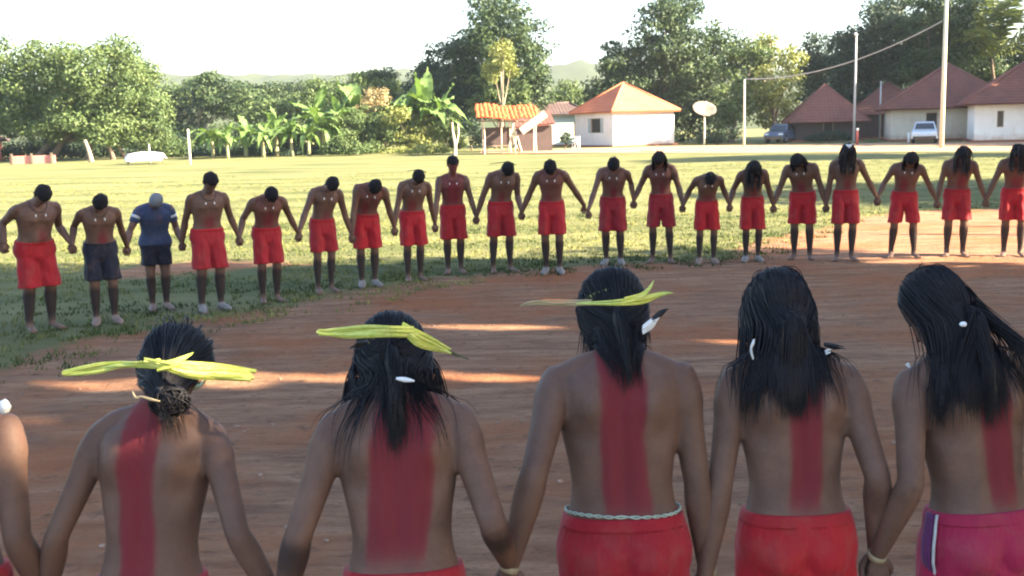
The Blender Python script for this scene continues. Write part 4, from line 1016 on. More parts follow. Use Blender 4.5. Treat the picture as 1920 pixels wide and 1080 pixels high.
bgtree([(1385, 140, 34, 50), (1370, 200, 34, 40), (1410, 105, 30, 30)], 92, 1372, 'light_green', 'bright green tree right of the satellite dish', leaf=.3, pr=.7)
bgtree([(1430, 110, 34, 34), (1455, 160, 42, 40), (1420, 190, 34, 38), (1480, 110, 24, 26), (1460, 215, 36, 26), (1440, 75, 16, 14)], 94, 1455, 'yellow_bush', 'yellow green tree with visible pale branches behind the thin pole', leaf=.3, pr=.7, bark='pale_bark', dens=.8)
bgtree([(1535, 120, 36, 38), (1560, 165, 50, 45), (1525, 85, 20, 20)], 106, 1545, 'deep_green', 'dark tree left of the grey lamp pole', leaf=.36)
bgtree([(1640, 60, 48, 55), (1610, 110, 44, 45), (1680, 30, 45, 40), (1690, 105, 50, 50), (1620, 160, 60, 40), (1585, 95, 26, 30)], 100, 1640, 'deep_green', 'tall dark tree behind the grey lamp pole and the short pole', leaf=.36, pr=1.0)
bgtree([(1740, 35, 40, 45), (1770, 100, 50, 50), (1735, 130, 44, 35), (1800, 30, 34, 40), (1720, 60, 30, 30)], 95, 1750, 'mango', 'dense green tree behind the tall pale pole', leaf=.34)
bgtree([(1800, 120, 60, 60), (1860, 150, 60, 40), (1785, 40, 52, 50), (1835, 40, 34, 44), (1720, 90, 50, 60)], 109, 1800, 'deep_green', 'dark tall tree behind the palm and the tall pale pole', leaf=.36, pr=1.0)
bgtree([(1590, 120, 60, 50), (1520, 150, 40, 40), (1690, 150, 60, 45)], 112, 1600, 'deep_green', 'dark tree mass behind the maroon walled house', leaf=.36, pr=1.0)
bgtree([(1900, 110, 55, 30), (1840, 120, 40, 26), (1950, 80, 40, 50)], 106, 1900, 'mango', 'leafy tree above the rightmost red roof', leaf=.34)
bgtree([(1060, 170, 22, 18), (1085, 190, 22, 20), (1050, 195, 20, 14)], 125, 1068, 'light_green', 'small hazy tree in the gap left of the white house', leaf=.4)
bgtree([(505, 188, 62, 26), (590, 184, 56, 26), (450, 180, 40, 24), (640, 186, 50, 24)], 135, 540, 'mango', 'far hazy belt tree behind the middle of the banana plants', leaf=.42, pr=1.2)
bgtree([(360, 176, 40, 24), (310, 178, 34, 22)], 150, 340, 'light_green', 'far hazy tree right of the huge mango tree', leaf=.45, pr=1.2)
bgtree([(735, 195, 46, 26), (690, 192, 40, 26)], 120, 720, 'mango', 'far tree behind the dry pinkish bush', leaf=.38, pr=1.0)
# bushes
def bush(L, dist, bx, m, label, name='bush', cat='bush', leaf=.22, pr=.45, **k):
    return bgtree(L, dist, bx, m, label, pr=pr, leaf=leaf, tr=.06, name=name, cat=cat, **k)
bush([(650, 235, 30, 20), (690, 225, 36, 24), (730, 240, 32, 28), (700, 262, 40, 26)], 88, 700, 'light_green', 'feathery green bush right of the banana plants')
bush([(765, 230, 32, 26), (800, 240, 30, 26), (775, 262, 40, 22), (745, 215, 22, 14)], 87, 775, 'yellow_bush', 'bright yellow green bush below the tall banana plants')
bush([(835, 235, 24, 26), (850, 262, 22, 22)], 86.5, 838, 'light_green', 'green bush left of the thin pink trunk')
bush([(685, 205, 24, 14), (705, 185, 26, 16), (665, 222, 22, 12)], 90, 690, 'dry_bush', 'dry pinkish bush among the banana plants')
bush([(650, 270, 26, 24), (680, 285, 30, 14), (630, 285, 26, 16)], 84, 655, 'light_green', 'low leafy bush at the edge of the field')
bush([(800, 284, 50, 10), (740, 290, 36, 8)], 81, 785, 'yellow_bush', 'low tufty bush in front of the bushes near the hut', leaf=.16)
bush([(330, 278, 26, 16), (310, 262, 20, 18)], 90, 325, 'light_green', 'green bush beside the white tarp')
bush([(1060, 258, 9, 12)], 83, 1060, 'deep_green', 'small dark potted shrub by the pale wall', leaf=.14, pr=.2)
bush([(1560, 258, 34, 10), (1530, 262, 20, 8)], 84, 1555, 'deep_green', 'dark hedge in front of the leftmost red roof', leaf=.16, pr=.3)
bush([(895, 255, 14, 22), (880, 240, 14, 20)], 88, 885, 'deep_green', 'dark bush against the left side of the hut', leaf=.2)
bush([(1335, 258, 26, 10), (1365, 252, 18, 12)], 86, 1345, 'deep_green', 'dark hedge right of the satellite dish', leaf=.2)
bush([(480, 285, 60, 12), (400, 288, 50, 12), (560, 288, 60, 10)], 87, 480, 'deep_green', 'dark undergrowth below the banana plants', leaf=.2)

bush([(120, 278, 60, 18), (200, 282, 60, 16), (260, 276, 50, 20), (50, 280, 50, 16), (320, 282, 40, 16)], 99, 190, 'deep_green', 'dark undergrowth behind the trunks of the huge mango tree', leaf=.3, pr=.8)
bush([(430, 262, 50, 26), (520, 258, 60, 28), (600, 255, 50, 30), (380, 270, 30, 22)], 93, 500, 'mango', 'green thicket close behind the banana plants', leaf=.28, pr=.7)
# banana plants: every leaf a part
def banana_leaf(L, w, droop, seed):
    n = 17; rg = np.random.default_rng(seed); V = []; T = []
    for i in range(n):
        t = i / (n - 1); x = L * (t * .80 - .15 * t * t * droop); z = L * (.62 * t - droop * .75 * t * t); ww = w * math.sin(min(1, t * 1.05 + .06) * PI) ** .6 * .5 + .01
        for k in (-1, -.5, 0, .5, 1): V.append((x, ww * k + .0 , z + abs(k) * ww * .35 + (rg.uniform(-.16, .10) if abs(k) == 1 else 0))); T.append(.35 + .4 * (k == 0) + rg.uniform(-.15, .3))
    q = np.arange(n * 5).reshape(n, 5); Fq = np.stack([q[:-1, :-1], q[1:, :-1], q[1:, 1:], q[:-1, 1:]], -1).reshape(-1, 4)
    o = mesh('leaf', V, Fq, M['banana'], None, True, {'tint': np.clip(T, 0, 1)}); me = o.data; D.objects.remove(o); return me
BL = [banana_leaf(2.4, .62, .60, 1), banana_leaf(2.8, .66, 1.0, 2), banana_leaf(2.2, .58, .28, 3), banana_leaf(2.6, .60, 1.35, 4), banana_leaf(2.0, .5, 1.8, 5)]
stem = Geo().tube([[0, 0, -.1], [.02, 0, .8], [0, .02, 1.5]], [.16, .12, .07], 9, sub=2); so = stem.build('stem', M['light_green'], None); stem_me = so.data; D.objects.remove(so)
M['banana_stem'] = varied('banana_stem', (.20, .22, .10), (.30, .24, .14), 3, .7); stem_me.materials[0] = M['banana_stem']
rb = np.random.default_rng(31)
BN = [(400, 84.5, 1.0), (428, 83, .9), (462, 85, 1.15), (495, 83.5, 1.0), (520, 86, 1.3), (548, 84, 1.05), (580, 83, .95), (610, 86, 1.5), (640, 88, 1.8), (672, 90, 2.1), (800, 88, 2.05), (828, 87, 1.8), (770, 89, 1.9), (600, 91, 1.8)]
for i, (px, dist, sc) in enumerate(BN):
    p = at_y(px, 300, dist)
    pos = 'beside the short bushes' if i < 3 else ''
    r = empty('banana_plant', (p[0], p[1], 0), rb.uniform(0, 6), None, 'banana plant', 'banana plants along the far edge of the field')
    r['label'] = ['leftmost banana plant of the clump, near the bare pale trunk', 'short banana plant second from the left of the clump', 'banana plant third from the left with bright broad leaves', 'low banana plant fourth from the left of the clump', 'taller banana plant fifth from the left of the clump',
                  'banana plant sixth from the left in the middle of the clump', 'short banana plant seventh from the left of the clump', 'banana plant left of the dry pinkish bush', 'tall banana plant just behind the dry pinkish bush', 'tallest banana plant rising over the feathery bush',
                  'tall banana plant above the yellow green bush', 'banana plant at the right end, near the dark tall tree', 'banana plant behind the yellow green bush, against the dark tree', 'tall banana plant at the back of the clump'][i]
    st_ = D.objects.new('stem', stem_me); COL.objects.link(st_); st_.parent = r; st_.scale = (sc, sc, sc)
    for j in range(14):
        l = D.objects.new('leaf', BL[int(rb.integers(0, 5))]); COL.objects.link(l); l.parent = r
        l.location = (0, 0, sc * (1.25 + .03 * j)); s2 = sc * rb.uniform(.65, 1.05); l.scale = (s2, s2, s2); l.rotation_euler = (rb.uniform(-.2, .2), rb.uniform(-.85, .30), j * 2.4 + rb.uniform(-.4, .4))
# coconut palm above the right roofs
def frond(L, seed, droop):
    rg = np.random.default_rng(seed); n = 26; P = []
    for i in range(n):
        t = i / (n - 1); P.append((L * t * (1 - .1 * t), 0, L * (.55 * t - droop * t * t)))
    P = np.array(P); g = Geo(); g.tube(P[::3], np.linspace(.05, .012, len(P[::3])), 5); V = [np.vstack(g.V)]; Fc = list(g.F); nv = len(V[0]); T = [np.full(nv, .9)]
    for i in range(2, n):
        for sg in (-1, 1):
            ll = L * .30 * math.sin(PI * (.12 + .80 * i / n)) * rg.uniform(.8, 1.1); d = np.array([.45, sg, rg.uniform(-.5, .1)]); d /= np.linalg.norm(d); p = P[i]; w = .075
            V.append(np.array([p - [w, 0, 0], p + [w, 0, 0], p + d * ll * .6 + [w, 0, -.05], p + d * ll + [0, 0, -.22 * ll], p + d * ll * .6 - [w, 0, .05]])); Fc.append(tuple(nv + k for k in range(5))); nv += 5; T.append(np.full(5, rg.uniform(.2, .8)))
    o = mesh('frond', np.vstack(V), Fc, M['palm'], None, False, {'tint': np.concatenate(T)}); me = o.data; D.objects.remove(o); return me
FM = [frond(6.2, 1, .35), frond(5.6, 2, .60), frond(6.8, 3, .15)]
c = at_y(1858, 108, 97); b = at_y(1862, 262, 97)
r = empty('palm_tree', (b[0], b[1], 0), 0, 'palm with big arching fronds above the right houses', 'palm tree')
Geo().tube([[0, 0, -.1], [0, 0, c[2] * .5], [c[0] - b[0], 0, c[2]]], [.22, .17, .14], 10, sub=3).build('trunk', M['bark'], r)
for j in range(17):
    l = D.objects.new('frond', FM[j % 3]); COL.objects.link(l); l.parent = r; l.location = (c[0] - b[0], 0, c[2]); l.rotation_euler = (rb.uniform(-.2, .2), rb.uniform(-1.15, -.15), j * 2.4 + .4)

# hills beyond
def hill_fn(nt, b):
    v = tc(nt); f = noi(nt, v, .06, 5, .7); f2 = noi(nt, v, .3, 4, .7)
    c = ramp(nt, f, [(.3, (.040, .048, .034)), (.7, (.070, .078, .052))]); nt.links.new(mix(nt, f2, c, (.055, .075, .035)), b.inputs['Base Color'])
M['hill'] = mat('wooded_hill', rough=.9, spec=.1, fn=hill_fn)
def hills(d0, d1, prof, seed, lump):
    xs = np.linspace(-900, 900, 240); V = []; n = 16
    for i in range(n):
        t = i / (n - 1); d = d0 + (d1 - d0) * t
        for x in xs * (d0 / 600 if d0 > 300 else .5) * 1.0:
            px = 960 + x / d * F; hpx = np.interp(px, [p[0] for p in prof], [p[1] for p in prof]); hh = max(0, (hor(px) - hpx) * d1 / F) + HC
            z = hh * math.sin(min(1, t * 1.15) * PI / 2) ** 1.1; z += lump * (abs(snoise(x * .06, d * .06, seed)) + .6 * abs(snoise(x * .17, d * .17, seed + 3))) * (.2 + t); V.append((x, d, z if i else -1))
    q = np.arange(n * 240).reshape(n, 240); Fq = np.stack([q[:-1, :-1], q[:-1, 1:], q[1:, 1:], q[1:, :-1]], -1).reshape(-1, 4)
    tag(mesh('hills', V, Fq, M['hill'], None, True), kind='structure')
hills(420, 700, [(-400, 165), (100, 160), (300, 158), (420, 156), (500, 160), (600, 158), (720, 150), (900, 150), (1050, 138), (1100, 136), (1300, 150), (2400, 150)], 1, 5)
hills(200, 300, [(-400, 195), (200, 190), (330, 185), (500, 190), (640, 190), (760, 175), (1000, 175), (1100, 178), (1300, 190), (2400, 190)], 5, 3.0)

# ------------------------------------------------------------------ buildings
def stained(name, c1, c2, c3):
    def fn(nt, b):
        v = tc(nt); f = noi(nt, v, .9, 5, .7); sp = nd(nt, 'ShaderNodeSeparateXYZ'); nt.links.new(v, sp.inputs[0])
        low = mth(nt, 'MULTIPLY_ADD', sp.outputs[2], -1.6, mth(nt, 'MULTIPLY_ADD', noi(nt, v, 2.5, 5, .7), 1.8, .05), clamp=True)
        c = ramp(nt, f, [(.3, c1), (.7, c2)]); c = mix(nt, low, c, c3)
        c = mix(nt, ramp(nt, noi(nt, tc(nt, (3, 3, .5)), 1.6, 5, .7), [(.56, (0, 0, 0)), (.75, (.5, .5, .5))]), c, c3); nt.links.new(c, b.inputs['Base Color'])
    return mat(name, c1, .9, 0, .2, fn)
M['white_wall'] = stained('white_lime_wall', (.78, .75, .71), (.70, .65, .60), (.52, .38, .29))
M['shade_pink_wall'] = varied('shade_pink_lime_wall', (.80, .70, .68), (.72, .58, .55), 1.2, .9, .2, .15, .02, bscale=8)  # white lime again, with the pinkish shade of the unlit side put into its colour
M['teal_wall'] = varied('pale_teal_wall', (.50, .60, .56), (.40, .46, .42), 1, .9)
M['cream_wall'] = stained('cream_wall', (.56, .52, .44), (.46, .41, .34), (.34, .22, .16))
M['dark_wall'] = varied('dark_brick_wall', (.085, .055, .052), (.055, .042, .04), 2, .9)
def roof_fn(c1, c2, c3):
    def fn(nt, b):
        v = tc(nt); f = noi(nt, v, 1.4, 6, .7); f2 = noi(nt, v, .5, 3)
        c = ramp(nt, f, [(.3, c1), (.7, c2)]); c = mix(nt, ramp(nt, f2, [(.5, (0, 0, 0)), (.72, (.7, .7, .7))]), c, c3); nt.links.new(c, b.inputs['Base Color'])
    return fn
M['roof_orange'] = mat('orange_clay_tile', rough=.85, spec=.2, fn=roof_fn((.50, .145, .070), (.56, .19, .10), (.40, .12, .07)))
M['roof_red'] = mat('old_red_clay_tile', rough=.85, spec=.2, fn=roof_fn((.150, .062, .050), (.20, .082, .064), (.11, .055, .048)))
M['roof_dark'] = mat('dark_weathered_tile', rough=.85, spec=.2, fn=roof_fn((.085, .06, .06), (.12, .08, .075), (.06, .05, .05)))
M['wood'] = varied('weathered_wood', (.30, .22, .15), (.20, .14, .10), 4, .85, .15, .4, .02, (1, 1, .2))
M['pale_wood'] = varied('pale_board', (.62, .50, .38), (.55, .42, .30), 4, .8)
M['pale_pole'] = varied('pale_pole_paint', (.60, .56, .44), (.50, .46, .36), 3, .8)
M['grey_pole'] = varied('grey_concrete_pole', (.42, .42, .42), (.34, .34, .34), 3, .8)
M['glass_dark'] = mat('dark_glass', (.03, .035, .04), .12, 0, .6)
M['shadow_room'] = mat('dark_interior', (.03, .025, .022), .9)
M['white_paint'] = varied('white_paint', (.72, .72, .70), (.62, .62, .60), 3, .5)
M['metal'] = mat('dish_mesh_metal', (.20, .165, .13), .55, .2)
M['tyre'] = mat('tyre_rubber', (.02, .02, .02), .85); M['rim'] = mat('steel_rim', (.4, .4, .42), .35, .8)
M['car_blue'] = mat('blue_grey_car_paint', (.08, .11, .17), .3, .3, .5); M['car_silver'] = mat('silver_car_paint', (.60, .63, .68), .28, .4, .5)
M['lamp_red'] = mat('red_lamp_glass', (.35, .02, .02), .2); M['lamp_clear'] = mat('clear_lamp_glass', (.7, .7, .7), .15)
M['plinth'] = varied('red_dirt_plinth', (.26, .10, .06), (.20, .08, .05), 2, .9)
M['red_paint'] = varied('faded_red_paint', (.50, .10, .07), (.40, .09, .07), 4, .7)
M['salmon'] = varied('salmon_wall', (.60, .22, .18), (.50, .18, .15), 2, .9)
M['tarp'] = mat('white_tarp', (.5, .5, .49), .7); M['wire'] = mat('grey_cable', (.30, .30, .30), .6)

def slope(name, pts, m, parent, ridge_dir, thick=.09, tile=.30):
    """a roof plane with rounded tile courses running down the slope: pts = eave0, eave1, top1, top0"""
    e0, e1, t1, t0 = [np.array(p, float) for p in pts]; W_ = np.linalg.norm(e1 - e0); n = max(8, int(W_ / tile * 3)); rows = max(5, int(np.linalg.norm(t0 - e0) / .40))
    nn = nrm(np.cross(e1 - e0, (t0 + t1) / 2 - (e0 + e1) / 2)); nn = nn if nn[2] > 0 else -nn; V = []
    for r in range(rows + 1):
        t = r / rows; a = e0 + (t0 - e0) * t; b = e1 + (t1 - e1) * t; wl = np.linalg.norm(b - a)
        for k in range(2 if 0 < r < rows else 1):
            off = (.035 if k == 0 and r else 0.0) if r else .03
            for j in range(n + 1):
                u = j / n; p = a + (b - a) * u
                V.append(p + nn * (thick + .035 * abs(math.sin(PI * (u - .5) * wl / tile)) + (.03 if k == (0 if r == rows else 1) or r == 0 else 0)))
    V = np.array(V); R = len(V) // (n + 1); q = np.arange(R * (n + 1)).reshape(R, n + 1); Fq = [tuple(f) for f in np.stack([q[:-1, :-1], q[:-1, 1:], q[1:, 1:], q[1:, :-1]], -1).reshape(-1, 4)]
    g = Geo(); g.add(V, Fq)
    bt = [e0, e1, t1, t0] if np.linalg.norm(t1 - t0) > .05 else [e0, e1, t0]; bt2 = [p + nn * (thick - .015) for p in bt]; k = len(bt)
    g.add(bt + bt2, [tuple(range(k))[::-1], tuple(range(k, 2 * k))] + [(i, (i + 1) % k, (i + 1) % k + k, i + k) for i in range(k)])
    return g.build(name, m, parent, smooth=False)
def hip_house(name, loc, yaw, w, d, h, rh, over, wall_m, roof_m, label, ridge=0.0, windows=(), plinth=True, drop=.0):
    """front face is local -y; windows: (face, u, z, width, height, kind)"""
    root = empty(name, (loc[0], loc[1], 0), yaw, label, 'house'); t = .15; hw, hd = w / 2, d / 2
    faces = {'f': ((-hw, -hd), (1, 0), w), 'b': ((hw, hd), (-1, 0), w), 'l': ((-hw, hd - t), (0, -1), d - 2 * t), 'r': ((hw, -hd + t), (0, 1), d - 2 * t)}
    for f, (o, u, L) in faces.items():
        o = np.array(o); u = np.array(u); n = np.array([u[1], -u[0]]); ops = sorted([x for x in windows if x[0] == f], key=lambda x: x[1]); g = Geo(); x0 = 0
        def seg(a, b, z0, z1):
            if b - a < .01 or z1 - z0 < .01: return
            c = o + u * (a + b) / 2 - n * t / 2; g.box((c[0], c[1], (z0 + z1) / 2), (b - a, t, z1 - z0), math.atan2(u[1], u[0]))
        for (_, uu, zz, ww, hh, kind) in ops:
            seg(x0, uu - ww / 2, 0, h); seg(uu - ww / 2, uu + ww / 2, 0, zz - hh / 2); seg(uu - ww / 2, uu + ww / 2, zz + hh / 2, h); x0 = uu + ww / 2
        seg(x0, L, 0, h); g.build('wall', M[wall_m if not isinstance(wall_m, dict) else wall_m.get(f, wall_m['f'])], root, False)
        for (_, uu, zz, ww, hh, kind) in ops:
            a = math.atan2(u[1], u[0]); c = o + u * uu; fr = Geo()
            P = lambda du, dn, dz: (c[0] + u[0] * du + n[0] * dn, c[1] + u[1] * du + n[1] * dn, zz + dz)
            for sg in (-1, 1):
                fr.box(P(sg * (ww / 2 - .03), -.05, 0), (.06, .08, hh), a); fr.box(P(0, -.05, sg * (hh / 2 - .03)), (ww - .12, .08, .06), a)
            fo = fr.build('door_frame' if kind == 'dark_doorway' else 'window_frame', M['wood'], root, False)
            Geo().box(P(0, -.10, 0), (ww - .02, .02, hh - .02), a).build('dark_doorway' if kind == 'dark_doorway' else 'opening_panel', M['shadow_room' if kind != 'glass' else 'glass_dark'], fo, False)  # except for glass, a dark panel stands in for the unlit room
            if kind == 'shutter':
                for sg in (-1, 1): Geo().box(P(sg * (ww / 2 + .22), .025, 0), (.40, .04, hh), a).build('shutter', M['grey_pole'], fo, False)
    o_ = over; e = h - drop; z1 = h + rh; r2 = ridge / 2
    A, B, C_, D_ = (-hw - o_, -hd - o_, e), (hw + o_, -hd - o_, e), (hw + o_, hd + o_, e), (-hw - o_, hd + o_, e); T0, T1 = (-r2, 0, z1), (r2, 0, z1)
    for pts in ((A, B, T1, T0), (B, C_, T1, T1), (C_, D_, T0, T1), (D_, A, T0, T0)): slope('roof', pts, M[roof_m], root, None)
    for a_, b_ in ((A, T0), (B, T1), (C_, T1), (D_, T0)) + (((T0, T1),) if ridge else ()):
        a_, b_ = np.array(a_) + [0, 0, .13], np.array(b_) + [0, 0, .15]; Geo().tube([a_, b_], [.10, .10], 8).build('ridge_cap', M[roof_m], root)
    if plinth: Geo().box((0, 0, .07), (w + .5, d + .5, .14)).build('plinth', M['plinth'], root, False)
    return root

c0 = at_z(1150, 276); yw = math.radians(27); s_ = 6.0
u = np.array([math.cos(yw), math.sin(yw)]); v = np.array([-math.sin(yw), math.cos(yw)]); ctr = c0[:2] + u * s_ / 2 + v * s_ / 2
hip_house('house', ctr, yw, s_, s_, 2.75, 2.35, .38, {'f': 'white_wall', 'b': 'white_wall', 'l': 'shade_pink_wall', 'r': 'shade_pink_wall'}, 'roof_orange', 'small white house with an orange clay tile pyramid roof and one shuttered window', windows=[('l', 3.2, 1.75, 1.5, 1.2, 'shutter'), ('b', 3, 1.05, .9, 2.1, 'dark_doorway')])
p = at_z(1066, 277); hip_house('house', (p[0] - .6, p[1] + 9), math.radians(6), 4.6, 4.5, 2.7, 1.0, .5, 'teal_wall', 'roof_dark', 'low house with pale teal wall and dark roof left of the white house', ridge=2.5, windows=[('f', 3.9, 1.1, .7, 2.1, 'dark_doorway')])
def rhouse(px, dist, yaw, w, d, h, rh, label, wall_m, ridge=0, windows=(), roof='roof_red', drop=0, over=.6):
    p = at_y(px, 260, dist); return hip_house('house', (p[0], p[1]), math.radians(yaw), w, d, h, rh, over, wall_m, roof, label, ridge, windows, drop=drop)
rhouse(1545, 90, -9, 5.2, 5, 2.0, 2.5, 'low maroon walled house with dull red roof left of the grey lamp pole', 'dark_wall', windows=[('f', 2.6, 1.0, .8, 1.9, 'dark_doorway')], drop=.5)
rhouse(1662, 96, -14, 6.0, 5, 2.3, 2.4, 'dull red roofed house half hidden behind the short grey pole', 'dark_wall', windows=[('f', 4.4, 1.2, .9, .9, 'glass')], drop=.3)
rhouse(1772, 84, -15, 8.6, 6.5, 2.35, 3.3, 'cream walled house with red roof behind the tall pale pole and silver car', 'cream_wall', windows=[('f', 2.9, 1.1, .8, 2.0, 'dark_doorway'), ('f', 6.2, 1.4, .9, .9, 'glass')], over=.7)
hr_ = rhouse(1950, 75, -19, 9.0, 6.5, 2.5, 3.0, 'white walled house with red roof and veranda posts at the right edge', 'white_wall', ridge=1.6, windows=[('f', 1.6, 1.55, .42, 1.1, 'glass'), ('f', 7.0, 1.1, .8, 2.0, 'dark_doorway')], over=.8)
for k in range(4):
    Geo().tube([[-1.2 + k * 1.5, -4.15, 0], [-1.2 + k * 1.5, -4.15, 2.38]], [.06, .06], 8).build('veranda_post', M['wood'], hr_)
Geo().box((1.3, -4.15, 2.30), (5.6, .12, .20)).build('veranda_beam', M['cream_wall'], hr_, False)
rhouse(-40, 97, 22, 3.5, 4, 1.7, 1.0, 'salmon walled hut in the shade under the huge mango tree', 'salmon', roof='roof_dark')
p = at_z(62, 307); r = empty('low_wall', (p[0], p[1], 0), .05, 'low salmon wall under the huge mango tree', 'wall'); Geo().box((0, 0, .31), (3.4, .15, .62)).build('wall_panel', M['salmon'], r, False)
for k in range(3): Geo().box((-1.5 + k * 1.5, -.2, .4), (.14, .14, .8)).build('post', M['bark'], r, False)

# tiled open hut
p = at_z(960, 288); r = empty('hut', (p[0] - .25, p[1], 0), .06, 'open hut with ragged orange tile roof on crooked poles', 'hut'); r.scale = (.76, 1, 1)
rg = np.random.default_rng(4)
for x, y, h in ((-2.3, -1.2, 2.35), (-.7, -1.3, 2.3), (.5, -1.2, 2.3), (2.5, -1.1, 1.9), (-2.3, 1.3, 2.9), (.3, 1.3, 2.9), (2.5, 1.3, 2.4)):
    Geo().tube([[x, y, -.1], [x + rg.uniform(-.08, .08), y, h * .5], [x, y, h + .15]], [.07, .06, .05], 7, sub=2).build('pole', M['pale_wood'], r)
g = Geo()   # individual tiles laid unevenly
tile_me = None
for row in range(7):
    for col in range(15):
        x = -2.75 + col * .39 + rg.uniform(-.04, .04); t = row / 7; y = -1.7 + row * .52; z = 2.42 + .22 * math.sin(col * .55 + .6) * .5 + t * .95 + rg.uniform(-.03, .04) - max(0, x - 1.2) * .17
        if tile_me is None:
            gg = Geo(); a = np.linspace(0, PI, 5); R = [[(math.cos(b) * .19 * (1 - .1 * q_), q_ * .58, math.sin(b) * .10) for b in a] + [(math.cos(b) * .165 * (1 - .1 * q_), q_ * .58, math.sin(b) * .075) for b in a[::-1]] for q_ in (0, 1)]
            M['hut_tile'] = varied('bright_orange_tile', (.58, .125, .035), (.46, .09, .03), 2, .85); o = gg.rings(R).build('tile', M['hut_tile'], r, False); tile_me = o.data
        else: o = D.objects.new('tile', tile_me); COL.objects.link(o); o.parent = r
        o.location = (x, y, z); o.rotation_euler = (.30 + rg.uniform(-.08, .08), rg.uniform(-.12, .12), rg.uniform(-.12, .12))
for y in (-1.25, 0, 1.3): Geo().tube([[-2.8, y, 2.32 + (y + 1.3) * .33], [3, y, 2.15 + (y + 1.3) * .33]], [.05, .05], 6).build('beam', M['wood'], r)
Geo().box((-.9, .6, .55), (2.6, .9, .06)).build('table_top', M['wood'], r, False)
for a_, b_ in ((-1.9, .3), (.1, .3), (-1.9, .9), (.1, .9)): Geo().box((a_, b_, .26), (.07, .07, .52)).build('table_leg', M['wood'], r, False)
for (x0, z0, x1, z1) in ((-.2, .1, .45, 2.2), (.2, 1.3, .9, .1), (1.1, .1, .6, 1.6)): Geo().tube([[x0, -1.5, z0], [x1, -1.4, z1]], [.07, .06], 7).build('brace', M['pale_wood'], r)
Geo().box((-.9, 1.35, 1.2), (3.0, .06, 1.3)).build('dark_backing', M['dark_wall'], r, False)  # dark sheet added to stand in for the hut's shaded interior
# the pale board lying over the roof edge
q_ = at_y(1008, 228, p[1] - 1.9); r2 = empty('board', (q_[0], q_[1], q_[2] - .35), 0, 'pale board tilted against the right end of the ragged hut roof', 'board')
o = Geo().box((0, 0, .35), (2.1, .08, .55)).build('plank', M['pale_wood'], r2, False); o.rotation_euler = (-.5, -.60, 0); o.location = (-.1, 0, .05)
p2 = at_z(1025, 284); r = empty('shed', (p2[0] - .9, p2[1] + 3, 0), .1, 'low dark shed with reddish sloping roof between hut and white house', 'shed')
Geo().box((0, 0, .95), (2.6, 2.4, 1.9)).build('wall', M['dark_wall'], r, False)
slope('roof', ((-1.6, -1.6, 1.7), (1.5, -1.6, 1.95), (1.5, 1.5, 2.9), (-1.6, 1.5, 2.7)), M['roof_red'], r, None)

# satellite dish
p = at_z(1320, 273); r = empty('satellite_dish', (p[0], p[1], 0), 0, 'large pale satellite dish on a post right of the white house', 'satellite dish'); top = at_y(1318, 207, p[1])[2]
Geo().tube([[0, 0, -.1], [.04, 0, top * .5], [0, 0, top]], [.075, .07, .06], 9, sub=2).build('mast', M['pale_pole'], r)
R = []; nrmv = nrm([.08, -.62, .78]); ux = nrm(np.cross([0, 1, 0], nrmv)); uy = np.cross(nrmv, ux)
for rr, off in [(.02, 0), (.35, .03), (.62, .10), (.90, .20), (.93, .20), (.91, .17), (.62, .07), (.35, .0), (.03, -.03)]:
    a = np.linspace(0, 2 * PI, 36, endpoint=False); R.append(np.array([0, 0, top]) + nrmv * off + rr * (np.cos(a)[:, None] * ux + np.sin(a)[:, None] * uy))
dish = Geo().rings(R).build('dish', M['metal'], r)
for k in range(3):
    a = k * 2.1 + .3; Geo().tube([np.array([0, 0, top]) + nrmv * .21 + .95 * (math.cos(a) * ux + math.sin(a) * uy), np.array([0, 0, top]) + nrmv * .8], [.015, .015], 5).build('feed_strut', M['grey_pole'], dish)
Geo().ball(np.array([0, 0, top]) + nrmv * .82, .07).build('feed_horn', M['grey_pole'], dish)

# poles and cables
def pole(px, pyb, ytop, r0, m, label, cat='pole', arm=False):
    p = at_z(px, pyb); h = at_y(px, ytop, p[1])[2]; r = empty('utility_pole', (p[0], p[1], 0), 0, label, cat)
    Geo().tube([[0, 0, -.2], [0, 0, h * .5], [0, 0, h]], [r0, r0 * .85, r0 * .65], 12).build('pole_shaft', M[m], r)
    return r, np.array([p[0], p[1], h])
_, t1 = pole(1765, 278, -60, .14, 'pale_pole', 'tall pale wooden pole rising past the top of the photo')
r_, t2 = pole(1601, 268, 66, .10, 'grey_pole', 'tall grey lamp pole left of the tall pale pole')
Geo().tube([[0, 0, t2[2]], [-.12, -.1, t2[2] + .12]], [.12, .09], 8).build('pole_cap', M['white_paint'], r_)
_, t3 = pole(1649, 262, 152, .09, 'grey_pole', 'short grey pole between the two taller right poles')
_, t4 = pole(1395, 275, 148, .09, 'pale_pole', 'thin pale pole in front of the bright green tree')
_, t5 = pole(357, 309, 242, .09, 'pale_pole', 'short pale post at the left edge of the banana plants', 'post')
_, t6 = pole(282, 306, 270, .06, 'pale_pole', 'stubby pale post under the mango tree', 'post')
def cable(a, b, sag, label, r0=.05):
    n = 14; P = [a + (b - a) * t / n + np.array([0, 0, -sag * 4 * (t / n) * (1 - t / n)]) for t in range(n + 1)]; o = Geo().tube(P, r0, 6).build('cable', M['wire'], None); tag(o, label, 'cable')
cable(t4, at_y(1766, 40, t1[1]), .9, 'grey cable sagging from the thin pale pole past the lamp pole', .035)
p = at_z(1607, 271); r = empty('bollard', (p[0], p[1], 0), 0, 'short red and white post by the road below the lamp pole', 'post')
Geo().tube([[0, 0, -.1], [0, 0, .95]], [.09, .08], 9).build('post_shaft', M['red_paint'], r); Geo().tube([[0, 0, .95], [0, 0, 1.15]], [.085, .08], 9).build('post_top', M['white_paint'], r)
